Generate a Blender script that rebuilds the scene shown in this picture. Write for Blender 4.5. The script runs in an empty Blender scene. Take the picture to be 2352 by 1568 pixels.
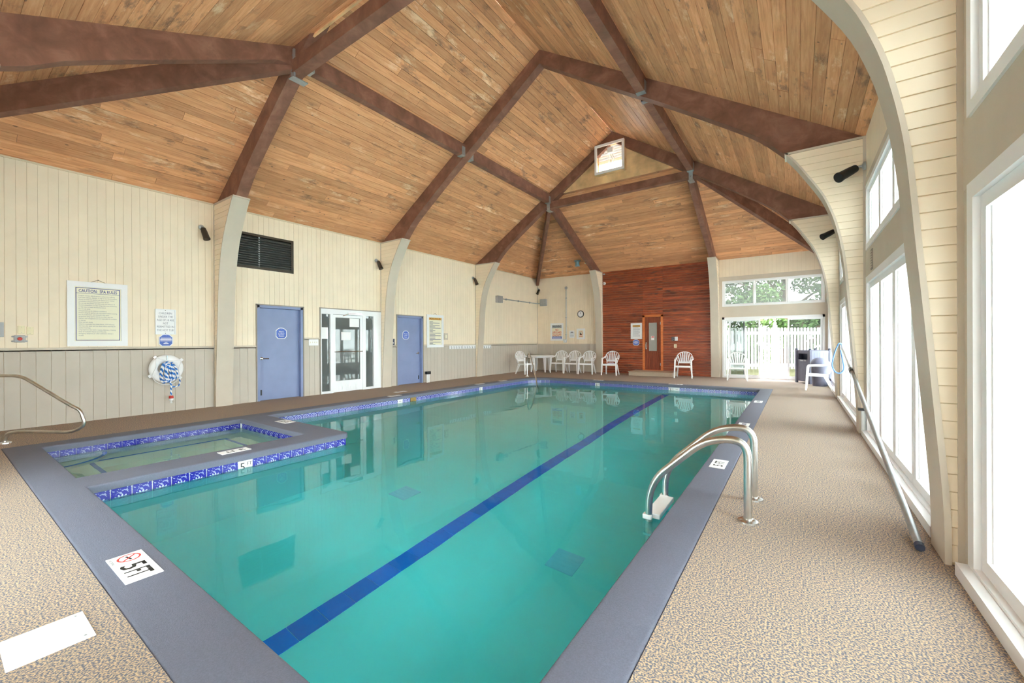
import bpy, bmesh, math, random
from mathutils import Vector, Matrix
random.seed(7)
sc = bpy.context.scene
COL = sc.collection

# ------------------------------------------------------------------ camera
YAW, PITCH, ROLL, FPX, HC = 0.6083, -0.0010, -0.0045, 941.95, 1.32
_F = Vector((-math.sin(YAW)*math.cos(PITCH), math.cos(YAW)*math.cos(PITCH), math.sin(PITCH)))
_R = Vector((math.cos(YAW), math.sin(YAW), 0)); _U = _R.cross(_F)
_R2 = _R*math.cos(ROLL) + _U*math.sin(ROLL); _U2 = _R2.cross(_F)
CAMP = Vector((0, 0, HC))
cam = bpy.data.cameras.new('camera'); cam.sensor_width = 36; cam.lens = FPX/2352*36
cam.clip_start = 0.02; cam.clip_end = 300
co = bpy.data.objects.new('camera', cam); COL.objects.link(co)
m = Matrix.Identity(4)
for i in range(3):
    m[i][0] = _R2[i]; m[i][1] = _U2[i]; m[i][2] = -_F[i]; m[i][3] = CAMP[i]
co.matrix_world = m; sc.camera = co

# ------------------------------------------------------------------ world, light, exposure
w = bpy.data.worlds.new('overcast'); sc.world = w; w.use_nodes = True
bg = w.node_tree.nodes['Background']; bg.inputs[0].default_value = (0.93, 0.97, 1.0, 1); bg.inputs[1].default_value = 9.0
sc.view_settings.view_transform = 'Standard'; sc.view_settings.look = 'None'
sc.view_settings.gamma = 1; sc.view_settings.use_curve_mapping = False
sc.view_settings.exposure = 1.45
cy = sc.cycles
cy.use_denoising = True; cy.max_bounces = 14; cy.diffuse_bounces = 8; cy.glossy_bounces = 6
cy.transmission_bounces = 8; cy.transparent_max_bounces = 12; cy.sample_clamp_indirect = 12
cy.caustics_refractive = True; cy.caustics_reflective = True; cy.blur_glossy = 0.5

def portal(loc, nrm, sx, sy):
    l = bpy.data.lights.new('window_daylight', 'AREA'); l.shape = 'RECTANGLE'; l.size = sx; l.size_y = sy
    l.cycles.is_portal = True
    o = bpy.data.objects.new('window_daylight', l); COL.objects.link(o)
    o.location = loc; o.rotation_euler = Vector(nrm).to_track_quat('-Z', 'Z').to_euler()

# room numbers (metres), measured from the photograph
XL, XR, YN, YF = -9.868, 0.80, -.744, 16.227
ZE = 4.17                                   # eave
XM = (XL+XR)/2                              # ridge
SL = 0.640                                  # main roof slope
ZR = ZE + SL*(XM-XL)
YA = [3.433, 7.547, 11.77]                  # near faces of the arches
PT = 0.28                                   # pier thickness
YC = [y+PT/2 for y in YA]
XB0, XB1 = -6.73, -2.34                     # purlin lines
ZB = ZE + SL*(XB0-XL)
for yy0, yy1 in ((YN, YA[0]), (YC[0]+.14, YA[1]), (YC[1]+.14, YA[2]), (YC[2]+.14, YF)):
    portal((XR+.2, (yy0+yy1)/2, 1.13), (-1, 0, 0), yy1-yy0-.5, 2.1)
    portal((XR+.2, (yy0+yy1)/2, 2.97), (-1, 0, 0), yy1-yy0-.5, .9)
portal((-.74, YF+.25, 1.08), (0, -1, 0), 2.9, 2.1); portal((-.74, YF+.25, 2.95), (0, -1, 0), 2.9, .9)
for xa, wa, hi_ in ((-4.58, 3.75, False), (-4.58, 3.75, True)):
    portal((xa, YN-.25, 2.95 if hi_ else 1.08), (0, 1, 0), wa, .9 if hi_ else 2.1)  # portals of the added windows behind the camera

# ------------------------------------------------------------------ pixel -> place (2352 x 1568 frame)
def ray(px, py): return _F + _R2*((px-1176)/FPX) - _U2*((py-784)/FPX)
def onx(px, py, X): v = ray(px, py); return CAMP + v*(X/v.x)
def ony(px, py, Y): v = ray(px, py); return CAMP + v*(Y/v.y)
def onz(px, py, Z=0.0): v = ray(px, py); return CAMP + v*((Z-HC)/v.z)

# ------------------------------------------------------------------ materials
def lin(c): return tuple((x/255/12.92 if x/255 <= .04045 else ((x/255+.055)/1.055)**2.4) for x in c)+(1,)
M = {}
def mat(name, rgb, rough=.5, metal=0, spec=.5, noise=0, nscale=8, bump=0, bscale=60, rnd=0, coat=0, stretch=None):
    ma = bpy.data.materials.new(name); ma.use_nodes = True; nt = ma.node_tree; N = nt.nodes; L = nt.links
    b = N['Principled BSDF']; b.inputs['Roughness'].default_value = rough; b.inputs['Metallic'].default_value = metal
    b.inputs['Specular IOR Level'].default_value = spec; b.inputs['Coat Weight'].default_value = coat
    c = lin(rgb); b.inputs['Base Color'].default_value = c
    src = None
    if noise or bump or stretch:
        tc = N.new('ShaderNodeTexCoord'); mp = N.new('ShaderNodeMapping'); L.new(tc.outputs['Object'], mp.inputs[0])
        if stretch: mp.inputs['Scale'].default_value = stretch
    if noise:
        n = N.new('ShaderNodeTexNoise'); n.inputs['Scale'].default_value = nscale; n.inputs['Detail'].default_value = 5
        L.new(mp.outputs[0], n.inputs['Vector'])
        r = N.new('ShaderNodeMapRange'); r.inputs[1].default_value = .3; r.inputs[2].default_value = .7
        r.inputs[3].default_value = 1-noise; r.inputs[4].default_value = 1+noise
        L.new(n.outputs[0], r.inputs[0]); src = r.outputs[0]
    if rnd:
        oi = N.new('ShaderNodeObjectInfo'); r2 = N.new('ShaderNodeMapRange'); r2.inputs[3].default_value = 1-rnd; r2.inputs[4].default_value = 1+rnd
        L.new(oi.outputs['Random'], r2.inputs[0])
        if src:
            mu = N.new('ShaderNodeMath'); mu.operation = 'MULTIPLY'; L.new(src, mu.inputs[0]); L.new(r2.outputs[0], mu.inputs[1]); src = mu.outputs[0]
        else: src = r2.outputs[0]
    if src:
        vm = N.new('ShaderNodeVectorMath'); vm.operation = 'SCALE'; vm.inputs[0].default_value = c[:3]
        L.new(src, vm.inputs['Scale']); L.new(vm.outputs[0], b.inputs['Base Color'])
    if bump:
        n2 = N.new('ShaderNodeTexNoise'); n2.inputs['Scale'].default_value = bscale; n2.inputs['Detail'].default_value = 3
        L.new(mp.outputs[0], n2.inputs['Vector'])
        bp = N.new('ShaderNodeBump'); bp.inputs['Strength'].default_value = bump; bp.inputs['Distance'].default_value = .01
        L.new(n2.outputs[0], bp.inputs['Height']); L.new(bp.outputs[0], b.inputs['Normal'])
    M[name] = ma; return ma

def ramp(N, stops):
    r = N.new('ShaderNodeValToRGB'); e = r.color_ramp.elements
    while len(e) < len(stops): e.new(.5)
    for i, (p, c) in enumerate(stops): e[i].position = p; e[i].color = lin(c)
    return r

def wood(name, dark, mid, light, stain, stain_amt=.5, rough=.6, stretch=(1.2, 22, 22), rnd=.16, worn=None, knot=(.04, .075)):
    ma = bpy.data.materials.new(name); ma.use_nodes = True; nt = ma.node_tree; N = nt.nodes; L = nt.links
    b = N['Principled BSDF']; b.inputs['Roughness'].default_value = rough; b.inputs['Specular IOR Level'].default_value = .3
    tc = N.new('ShaderNodeTexCoord'); oi = N.new('ShaderNodeObjectInfo')
    sh = N.new('ShaderNodeVectorMath'); sh.operation = 'SCALE'; sh.inputs[0].default_value = (37, 91, 53); L.new(oi.outputs['Random'], sh.inputs['Scale'])
    ad = N.new('ShaderNodeVectorMath'); ad.operation = 'ADD'; L.new(tc.outputs['Object'], ad.inputs[0]); L.new(sh.outputs[0], ad.inputs[1])
    mp = N.new('ShaderNodeMapping'); mp.inputs['Scale'].default_value = stretch; L.new(ad.outputs[0], mp.inputs[0])
    n = N.new('ShaderNodeTexNoise'); n.inputs['Scale'].default_value = 2.2; n.inputs['Detail'].default_value = 7; n.inputs['Roughness'].default_value = .62
    n.inputs['Distortion'].default_value = .6; L.new(mp.outputs[0], n.inputs['Vector'])
    r = ramp(N, [(.28, dark), (.5, mid), (.74, light)]); L.new(n.outputs[0], r.inputs[0])
    # knots and weathered patches
    mp2 = N.new('ShaderNodeMapping'); mp2.inputs['Scale'].default_value = (1.0, 2.4, 2.4); L.new(ad.outputs[0], mp2.inputs[0])
    n2 = N.new('ShaderNodeTexNoise'); n2.inputs['Scale'].default_value = 1.7; n2.inputs['Detail'].default_value = 8; n2.inputs['Roughness'].default_value = .7
    L.new(mp2.outputs[0], n2.inputs['Vector'])
    mr = N.new('ShaderNodeMapRange'); mr.inputs[1].default_value = .54; mr.inputs[2].default_value = .66; mr.inputs[4].default_value = stain_amt
    L.new(n2.outputs[0], mr.inputs[0])
    # weathering comes in patches that run over neighbouring boards
    ge = N.new('ShaderNodeNewGeometry'); nw = N.new('ShaderNodeTexNoise'); nw.inputs['Scale'].default_value = .75; nw.inputs['Detail'].default_value = 3; L.new(ge.outputs['Position'], nw.inputs['Vector'])
    mw_ = N.new('ShaderNodeMapRange'); mw_.inputs[1].default_value = .44; mw_.inputs[2].default_value = .60; mw_.inputs[3].default_value = .22; L.new(nw.outputs[0], mw_.inputs[0]); region = mw_.outputs[0]
    ms = N.new('ShaderNodeMath'); ms.operation = 'MULTIPLY'; L.new(mr.outputs[0], ms.inputs[0]); L.new(region, ms.inputs[1])
    mx = N.new('ShaderNodeMix'); mx.data_type = 'RGBA'; L.new(ms.outputs[0], mx.inputs[0]); L.new(r.outputs[0], mx.inputs[6]); mx.inputs[7].default_value = lin(stain)
    out = mx.outputs[2]
    vo = N.new('ShaderNodeTexVoronoi'); vo.inputs['Scale'].default_value = 3.6
    mp3 = N.new('ShaderNodeMapping'); mp3.inputs['Scale'].default_value = (.8, 1.4, 1.4); L.new(ad.outputs[0], mp3.inputs[0]); L.new(mp3.outputs[0], vo.inputs['Vector'])
    k = N.new('ShaderNodeMapRange'); k.inputs[1].default_value = knot[0]; k.inputs[2].default_value = knot[1]; k.inputs[3].default_value = .75; k.inputs[4].default_value = 0; L.new(vo.outputs[0], k.inputs[0])
    mk = N.new('ShaderNodeMix'); mk.data_type = 'RGBA'; L.new(k.outputs[0], mk.inputs[0]); L.new(out, mk.inputs[6]); mk.inputs[7].default_value = lin(stain); out = mk.outputs[2]
    if worn:
        n3 = N.new('ShaderNodeTexNoise'); n3.inputs['Scale'].default_value = 1.1; n3.inputs['Detail'].default_value = 9; n3.inputs['Roughness'].default_value = .72
        L.new(mp2.outputs[0], n3.inputs['Vector'])
        m3 = N.new('ShaderNodeMapRange'); m3.inputs[1].default_value = .57; m3.inputs[2].default_value = .66; m3.inputs[4].default_value = .85; L.new(n3.outputs[0], m3.inputs[0])
        m4 = N.new('ShaderNodeMath'); m4.operation = 'MULTIPLY'; L.new(m3.outputs[0], m4.inputs[0]); L.new(region, m4.inputs[1])
        mw = N.new('ShaderNodeMix'); mw.data_type = 'RGBA'; L.new(m4.outputs[0], mw.inputs[0]); L.new(out, mw.inputs[6]); mw.inputs[7].default_value = lin(worn); out = mw.outputs[2]
    rr = N.new('ShaderNodeMapRange'); rr.inputs[3].default_value = 1-rnd; rr.inputs[4].default_value = 1+rnd; L.new(oi.outputs['Random'], rr.inputs[0])
    vm = N.new('ShaderNodeVectorMath'); vm.operation = 'SCALE'; L.new(out, vm.inputs[0]); L.new(rr.outputs[0], vm.inputs['Scale'])
    L.new(vm.outputs[0], b.inputs['Base Color'])
    M[name] = ma; return ma

wood('plank', (194, 134, 94), (216, 157, 113), (230, 176, 134), (116, 88, 72), .8, worn=(250, 218, 180), stretch=(1.0, 14, 14), rnd=.17, knot=(.05, .085))
wood('sauna', (100, 44, 30), (156, 74, 44), (204, 108, 60), (56, 36, 34), .9, rough=.42, rnd=.3, stretch=(1.2, 9, 9))
wood('sauna_door', (92, 40, 28), (140, 66, 40), (170, 88, 52), (70, 36, 30), .5, rough=.4, stretch=(22, 22, 1.2), rnd=.1)
wood('sauna_frame', (205, 105, 50), (226, 130, 70), (238, 155, 95), (180, 90, 50), .3, rough=.45, rnd=.04)
wood('beam', (110, 76, 62), (130, 90, 74), (154, 112, 94), (90, 62, 52), .4, rough=.55, stretch=(1.5, 1.5, 1.5), rnd=.08, knot=(.0, .01))
wood('raw_jamb', (160, 110, 60), (200, 155, 100), (225, 190, 140), (120, 80, 50), .4)
mat('ply', (226, 190, 142), .8, noise=.35, nscale=2.2, bump=.1)
mat('plank_back', (62, 40, 26), .9)
mat('cream', (244, 229, 206), .55, noise=.03, nscale=3, rnd=.012)
mat('cream_gap', (222, 206, 178), .7)
mat('taupe', (196, 187, 175), .55, noise=.03, nscale=3, rnd=.015)
mat('taupe_gap', (158, 149, 139), .7)
mat('trim', (206, 194, 178), .5, noise=.03, nscale=4)
mat('white', (240, 240, 242), .4)
mat('white_metal', (236, 238, 242), .3, spec=.6)
mat('plastic', (244, 244, 246), .35, spec=.5)
mat('blue_door', (128, 142, 182), .42, noise=.05, nscale=3)
mat('chrome', (214, 214, 214), .22, 1)
mat('rusty_steel', (214, 212, 208), .28, 1, noise=.12, nscale=9)
mat('galv', (178, 184, 188), .42, .7, noise=.08, nscale=20)
mat('grey_box', (176, 178, 182), .5)
mat('black', (22, 22, 24), .45)
mat('dark_bronze', (70, 62, 52), .45, .4)
mat('louvre', (104, 110, 108), .4, .5)
mat('lens', (150, 155, 160), .12, spec=.8)
mat('navy_text', (62, 66, 140), .6)
mat('grey_text', (120, 122, 140), .6)
mat('faint_text', (190, 190, 196), .6)
mat('black_text', (38, 36, 34), .6)
mat('red', (210, 60, 50), .5)
mat('sign_blue', (72, 104, 196), .45)
mat('ivory', (238, 232, 208), .5)
mat('ivory_plate', (236, 226, 190), .45)
mat('orange_label', (214, 158, 70), .5)
mat('bin', (96, 96, 114), .6, noise=.08, nscale=12)
mat('bin_side', (128, 130, 154), .6, noise=.05, nscale=12)
mat('bin_dark', (58, 64, 84), .6)
mat('towel', (222, 218, 236), .9, noise=.15, nscale=30)
mat('step', (190, 172, 152), .9, noise=.12, nscale=60, bump=.3, bscale=90)
mat('fence', (225, 225, 228), .5)
mat('bark', (96, 78, 64), .9, noise=.3, nscale=8)
mat('leaf', (62, 92, 36), .7, noise=.35, nscale=2)
mat('leaf_pale', (78, 104, 50), .7, noise=.35, nscale=2)
mat('lawn', (96, 92, 52), .95, noise=.3, nscale=7)
mat('pipe', (214, 218, 218), .4)
mat('concrete', (214, 210, 202), .9, noise=.06, nscale=3)
mat('pool_plaster', (242, 252, 253), .8, noise=.03, nscale=1.2)
mat('lane', (40, 130, 245), .5, rnd=.10)
mat('grout', (226, 228, 232), .7)
mat('drain', (255, 232, 255), .6)
mat('skimmer', (150, 120, 60), .6, noise=.3, nscale=20)
mat('hose', (96, 140, 206), .4)
mat('foam_ring', (244, 244, 246), .5)
mat('teal_metal', (128, 164, 178), .4, .3)

def coping_mat():
    ma = mat('coping', (104, 107, 124), .75, noise=.10, nscale=140, bump=.25, bscale=180)
coping_mat()

def deck_mat():
    ma = bpy.data.materials.new('deck'); ma.use_nodes = True; nt = ma.node_tree; N = nt.nodes; L = nt.links
    b = N['Principled BSDF']; b.inputs['Roughness'].default_value = .9; b.inputs['Specular IOR Level'].default_value = .2
    tc = N.new('ShaderNodeTexCoord')
    n = N.new('ShaderNodeTexNoise'); n.inputs['Scale'].default_value = 115; n.inputs['Detail'].default_value = 3; L.new(tc.outputs['Object'], n.inputs['Vector'])
    r = ramp(N, [(.40, (104, 106, 122)), (.48, (142, 136, 136)), (.54, (192, 166, 138)), (.66, (212, 186, 156))]); L.new(n.outputs[0], r.inputs[0])
    n2 = N.new('ShaderNodeTexNoise'); n2.inputs['Scale'].default_value = 190; L.new(tc.outputs['Object'], n2.inputs['Vector'])
    bp = N.new('ShaderNodeBump'); bp.inputs['Strength'].default_value = .15; bp.inputs['Distance'].default_value = .004
    L.new(n2.outputs[0], bp.inputs['Height']); L.new(bp.outputs[0], b.inputs['Normal']); L.new(r.outputs[0], b.inputs['Base Color'])
    M['deck'] = ma
deck_mat()

def pane_mat(name, fog, tint=(1, 1, 1), ior=1.45, body=None):
    ma = bpy.data.materials.new(name); ma.use_nodes = True; nt = ma.node_tree; N = nt.nodes; L = nt.links
    N.remove(N['Principled BSDF']); out = N['Material Output']
    tr = N.new('ShaderNodeBsdfTransparent'); tr.inputs[0].default_value = tint+(1,)
    cur = tr.outputs[0]
    if fog:
        if body: d = N.new('ShaderNodeBsdfDiffuse'); d.inputs[0].default_value = lin(body)
        else: d = N.new('ShaderNodeBsdfTranslucent'); d.inputs[0].default_value = (.93, .97, .96, 1)
        mx = N.new('ShaderNodeMixShader'); mx.inputs[0].default_value = fog; L.new(cur, mx.inputs[1]); L.new(d.outputs[0], mx.inputs[2]); cur = mx.outputs[0]
    gl = N.new('ShaderNodeBsdfGlossy'); gl.inputs['Roughness'].default_value = .02
    fr = N.new('ShaderNodeFresnel'); fr.inputs[0].default_value = ior
    m2 = N.new('ShaderNodeMixShader'); L.new(fr.outputs[0], m2.inputs[0]); L.new(cur, m2.inputs[1]); L.new(gl.outputs[0], m2.inputs[2])
    L.new(m2.outputs[0], out.inputs[0]); M[name] = ma
pane_mat('pane_fog', .5, (.94, 1, .99)); pane_mat('pane_dimmed', .012, (.52, .54, .53)); pane_mat('pane_haze', .045, (.48, .50, .49)); pane_mat('pane_grey', .62, (.8, .85, .85), 1.6, (120, 126, 126))  # far wall panes carry a grey tint that dims the bright outdoors
pane_mat('pane_sauna', .75, (.8, .8, .8), 1.6, (160, 164, 162)); pane_mat('sign_glass', .0, ior=1.12)

def water_mat(name, tint, rip):
    ma = bpy.data.materials.new(name); ma.use_nodes = True; nt = ma.node_tree; N = nt.nodes; L = nt.links
    N.remove(N['Principled BSDF']); out = N['Material Output']
    rf = N.new('ShaderNodeBsdfRefraction'); rf.inputs['Color'].default_value = tint+(1,); rf.inputs['Roughness'].default_value = .0; rf.inputs['IOR'].default_value = 1.333
    gl = N.new('ShaderNodeBsdfGlossy'); gl.inputs['Roughness'].default_value = .02
    fr = N.new('ShaderNodeFresnel'); fr.inputs[0].default_value = 1.333
    tc = N.new('ShaderNodeTexCoord'); n = N.new('ShaderNodeTexNoise'); n.inputs['Scale'].default_value = 2.2; n.inputs['Detail'].default_value = 2
    L.new(tc.outputs['Object'], n.inputs['Vector'])
    bp = N.new('ShaderNodeBump'); bp.inputs['Strength'].default_value = rip; bp.inputs['Distance'].default_value = .02; L.new(n.outputs[0], bp.inputs['Height'])
    for q in (rf, gl, fr): L.new(bp.outputs[0], q.inputs['Normal'])
    mx = N.new('ShaderNodeMixShader'); L.new(fr.outputs[0], mx.inputs[0]); L.new(rf.outputs[0], mx.inputs[1]); L.new(gl.outputs[0], mx.inputs[2])
    L.new(mx.outputs[0], out.inputs[0]); M[name] = ma
water_mat('water', (.33, .975, 1.0), .10); water_mat('spa_water', (.74, 1.0, .93), .2)

def tile_mat(name, kind):
    # blue glazed tile with a pale printed motif; local x, y span -0.5..0.5 of the tile face
    ma = bpy.data.materials.new(name); ma.use_nodes = True; nt = ma.node_tree; N = nt.nodes; L = nt.links
    b = N['Principled BSDF']; b.inputs['Roughness'].default_value = .12
    tc = N.new('ShaderNodeTexCoord'); uv = tc.outputs['UV']
    def mth(op, a, c=None):
        q = N.new('ShaderNodeMath'); q.operation = op
        for i, v in enumerate((a, c)):
            if v is None: continue
            if isinstance(v, (int, float)): q.inputs[i].default_value = v
            else: L.new(v, q.inputs[i])
        return q.outputs[0]
    sx = N.new('ShaderNodeSeparateXYZ'); L.new(uv, sx.inputs[0]); u, v = sx.outputs[0], sx.outputs[1]
    du = mth('SUBTRACT', u, .5)
    if kind == 'shell':
        dv = mth('SUBTRACT', v, .02)
        rad = mth('POWER', mth('ADD', mth('MULTIPLY', du, du), mth('MULTIPLY', dv, dv)), .5)
        ang = mth('ARCTAN2', du, dv)
        rays = mth('ADD', mth('MULTIPLY', mth('SINE', mth('MULTIPLY', ang, 17)), .5), .5)
        body = mth('LESS_THAN', rad, mth('ADD', .42, mth('MULTIPLY', rays, .12)))
        a = mth('MULTIPLY', body, mth('ADD', .35, mth('MULTIPLY', rays, .65)))
        core = mth('LESS_THAN', rad, .16); a = mth('MULTIPLY', a, mth('SUBTRACT', 1, mth('MULTIPLY', core, .7)))
        n = N.new('ShaderNodeTexNoise'); n.inputs['Scale'].default_value = 7; L.new(uv, n.inputs['Vector'])
        cl = mth('MULTIPLY', mth('GREATER_THAN', v, .55), mth('GREATER_THAN', n.outputs[0], .58)); a = mth('MAXIMUM', a, mth('MULTIPLY', cl, .55))
    else:
        dv = mth('SUBTRACT', v, .5)
        rad = mth('POWER', mth('ADD', mth('MULTIPLY', du, du), mth('MULTIPLY', dv, dv)), .5)
        ring = mth('LESS_THAN', mth('ABSOLUTE', mth('SUBTRACT', rad, .40)), .05)
        dia = mth('ADD', mth('ABSOLUTE', du), mth('ABSOLUTE', dv))
        d2 = mth('LESS_THAN', mth('ABSOLUTE', mth('SUBTRACT', dia, .27)), .045)
        cen = mth('LESS_THAN', dia, .12); cor = mth('GREATER_THAN', dia, .8)
        a = mth('MULTIPLY', mth('MAXIMUM', mth('MAXIMUM', ring, d2), mth('MAXIMUM', cen, cor)), .55)
    mx = N.new('ShaderNodeMix'); mx.data_type = 'RGBA'; L.new(a, mx.inputs[0]); mx.inputs[6].default_value = lin((38, 40, 150)); mx.inputs[7].default_value = lin((200, 210, 240))
    L.new(mx.outputs[2], b.inputs['Base Color']); M[name] = ma
tile_mat('tile_shell', 'shell'); tile_mat('tile_ring', 'ring')

def rope_mat():
    ma = bpy.data.materials.new('rope'); ma.use_nodes = True; nt = ma.node_tree; N = nt.nodes; L = nt.links
    b = N['Principled BSDF']; b.inputs['Roughness'].default_value = .8
    tc = N.new('ShaderNodeTexCoord'); wv = N.new('ShaderNodeTexWave'); wv.bands_direction = 'DIAGONAL'; wv.inputs['Scale'].default_value = 1.0
    mp = N.new('ShaderNodeMapping'); mp.inputs['Scale'].default_value = (1, 1, 1); L.new(tc.outputs['UV'], mp.inputs[0]); L.new(mp.outputs[0], wv.inputs['Vector'])
    r = ramp(N, [(.45, (246, 246, 250)), (.55, (40, 120, 205))]); L.new(wv.outputs[0], r.inputs[0]); L.new(r.outputs[0], b.inputs['Base Color']); M['rope'] = ma
rope_mat()

# ------------------------------------------------------------------ mesh helpers
class MB:
    def __init__(s): s.v = []; s.f = []; s.uv = None
    def box(s, x0, x1, y0, y1, z0, z1):
        n = len(s.v)
        s.v += [(x0, y0, z0), (x1, y0, z0), (x1, y1, z0), (x0, y1, z0), (x0, y0, z1), (x1, y0, z1), (x1, y1, z1), (x0, y1, z1)]
        s.f += [tuple(n+i for i in q) for q in ((0, 3, 2, 1), (4, 5, 6, 7), (0, 1, 5, 4), (1, 2, 6, 5), (2, 3, 7, 6), (3, 0, 4, 7))]; return s
    def hexa(s, b, t):           # bottom quad, top quad
        n = len(s.v); s.v += [tuple(p) for p in b]+[tuple(p) for p in t]
        s.f += [tuple(n+i for i in q) for q in ((0, 3, 2, 1), (4, 5, 6, 7), (0, 1, 5, 4), (1, 2, 6, 5), (2, 3, 7, 6), (3, 0, 4, 7))]; return s
    def bar(s, a, b, wd, ht, up=(0, 0, 1), hang=False):   # rectangular beam from a to b; hang: a,b at top centre
        a, b = Vector(a), Vector(b); d = (b-a).normalized(); side = d.cross(Vector(up)).normalized(); u = side.cross(d).normalized()
        lo, hi = (-ht, 0) if hang else (-ht/2, ht/2)
        q = lambda p: [p-side*wd/2+u*lo, p+side*wd/2+u*lo, p+side*wd/2+u*hi, p-side*wd/2+u*hi]
        return s.hexa(q(a), q(b))
    def prism(s, pts, h, axis=2):       # 2-D polygon extruded; axis 2: (x,y) 0..h in z
        n = len(s.v); k = len(pts)
        lo, hi = (h if isinstance(h, tuple) else (0, h))
        def P(p, t):
            return {2: (p[0], p[1], t), 1: (p[0], t, p[1]), 0: (t, p[0], p[1])}[axis]
        s.v += [P(p, lo) for p in pts]+[P(p, hi) for p in pts]
        s.f += [tuple(n+i for i in reversed(range(k))), tuple(n+k+i for i in range(k))]
        s.f += [(n+i, n+(i+1) % k, n+k+(i+1) % k, n+k+i) for i in range(k)]; return s
    def tube(s, pts, r, seg=10, caps=True):
        pts = [Vector(p) for p in pts]; n0 = len(s.v); k = len(pts); prev = None
        for i, p in enumerate(pts):
            t = (pts[min(i+1, k-1)]-pts[max(i-1, 0)]).normalized()
            if prev is None: a = t.orthogonal().normalized()
            else: a = (prev-t*prev.dot(t)).normalized()
            prev = a; c = t.cross(a); rr = r[i] if isinstance(r, (list, tuple)) else r
            s.v += [tuple(p+(a*math.cos(2*math.pi*j/seg)+c*math.sin(2*math.pi*j/seg))*rr) for j in range(seg)]
        for i in range(k-1):
            for j in range(seg):
                s.f.append((n0+i*seg+j, n0+i*seg+(j+1) % seg, n0+(i+1)*seg+(j+1) % seg, n0+(i+1)*seg+j))
        if caps: s.f += [tuple(n0+j for j in reversed(range(seg))), tuple(n0+(k-1)*seg+j for j in range(seg))]
        return s
    def lathe(s, prof, c=(0, 0, 0), seg=20, ax=(0, 0, 1)):   # prof: (r, h) along axis
        z = Vector(ax).normalized(); a = z.orthogonal().normalized(); b = z.cross(a); n0 = len(s.v); c = Vector(c)
        for r, h in prof:
            s.v += [tuple(c+z*h+(a*math.cos(2*math.pi*j/seg)+b*math.sin(2*math.pi*j/seg))*r) for j in range(seg)]
        for i in range(len(prof)-1):
            for j in range(seg):
                s.f.append((n0+i*seg+j, n0+i*seg+(j+1) % seg, n0+(i+1)*seg+(j+1) % seg, n0+(i+1)*seg+j))
        s.f += [tuple(n0+j for j in reversed(range(seg))), tuple(n0+(len(prof)-1)*seg+j for j in range(seg))]
        return s
    def build(s, name, mt, parent=None, smooth=False, bevel=0):
        me = bpy.data.meshes.new(name); me.from_pydata(s.v, [], s.f); me.update()
        bm = bmesh.new(); bm.from_mesh(me); bmesh.ops.recalc_face_normals(bm, faces=bm.faces)
        if bevel: bmesh.ops.bevel(bm, geom=bm.edges[:], offset=bevel, segments=2, affect='EDGES', profile=.5, clamp_overlap=True)
        bm.to_mesh(me); bm.free()
        return link(name, me, mt, parent, smooth)

def link(name, me, mt, parent=None, smooth=False):
    if mt is not None and not me.materials: me.materials.append(M[mt])
    if smooth:
        me.polygons.foreach_set('use_smooth', [True]*len(me.polygons))
        me.set_sharp_from_angle(angle=math.radians(40))
    o = bpy.data.objects.new(name, me); COL.objects.link(o)
    if parent is not None: o.parent = parent
    return o

def tag(o, label=None, cat=None, group=None, kind=None):
    if label: o['label'] = label
    if cat: o['category'] = cat
    if group: o['group'] = group
    if kind: o['kind'] = kind
    return o
def thing(name, label, cat, loc=(0, 0, 0), rz=0, group=None, kind=None, mtx=None):
    o = bpy.data.objects.new(name, None); COL.objects.link(o); o.empty_display_size = .1
    if mtx is not None: o.matrix_world = mtx
    else: o.location = loc; o.rotation_euler = (0, 0, rz)
    return tag(o, label, cat, group, kind)
def frame_mtx(loc, X, Y, Z):
    q = Matrix.Identity(4)
    for i in range(3): q[i][0] = X[i]; q[i][1] = Y[i]; q[i][2] = Z[i]; q[i][3] = loc[i]
    return q
def LW(y, z, off=0): return frame_mtx((XL+.018+off, y, z), (0, 1, 0), (0, 0, 1), (1, 0, 0))     # left wall: local x right, y up, z out
def FW(x, z, off=0): return frame_mtx((x, YF-.018-off, z), (1, 0, 0), (0, 0, 1), (0, -1, 0))
def FL(x, y, ang, z=.004): c, s = math.cos(ang), math.sin(ang); return frame_mtx((x, y, z), (c, s, 0), (-s, c, 0), (0, 0, 1))
def copy_tree(o, parent=None):
    c = o.copy(); COL.objects.link(c); c.parent = parent
    for ch in list(o.children): copy_tree(ch, c)
    return c
def lw(px, py): p = onx(px, py, XL+.02); return p.y, p.z
def fw(px, py): p = ony(px, py, YF-.02); return p.x, p.z

_txt = {}; PAN = {}
def text(parent, s, x, y, h, mt='black_text', width=None, z=.002, align='CENTER', bold=0, name='lettering', ang=0, kx=None):
    key = (s, align, bold)
    if key not in _txt:
        cu = bpy.data.curves.new('lettering', 'FONT'); cu.body = s; cu.align_x = align; cu.size = 1; cu.offset = bold; cu.resolution_u = 2; cu.extrude = .0
        o = bpy.data.objects.new('tmp', cu); COL.objects.link(o); bpy.context.view_layer.update()
        me = bpy.data.meshes.new_from_object(o.evaluated_get(bpy.context.evaluated_depsgraph_get()))
        bpy.data.objects.remove(o); bpy.data.curves.remove(cu)
        xs = [v.co.x for v in me.vertices] or [0, 1]; _txt[key] = (me, max(xs)-min(xs))
    me, wd = _txt[key]
    me = me.copy(); me.materials.clear(); me.name = name
    o = link(name, me, mt, PAN.get(parent.name, parent))
    sxx = (width/wd) if width else h/.7
    o.scale = (sxx if kx is None else kx, h/.7, 1); o.location = (x, y, z); o.rotation_euler = (0, 0, ang)
    return o

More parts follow.
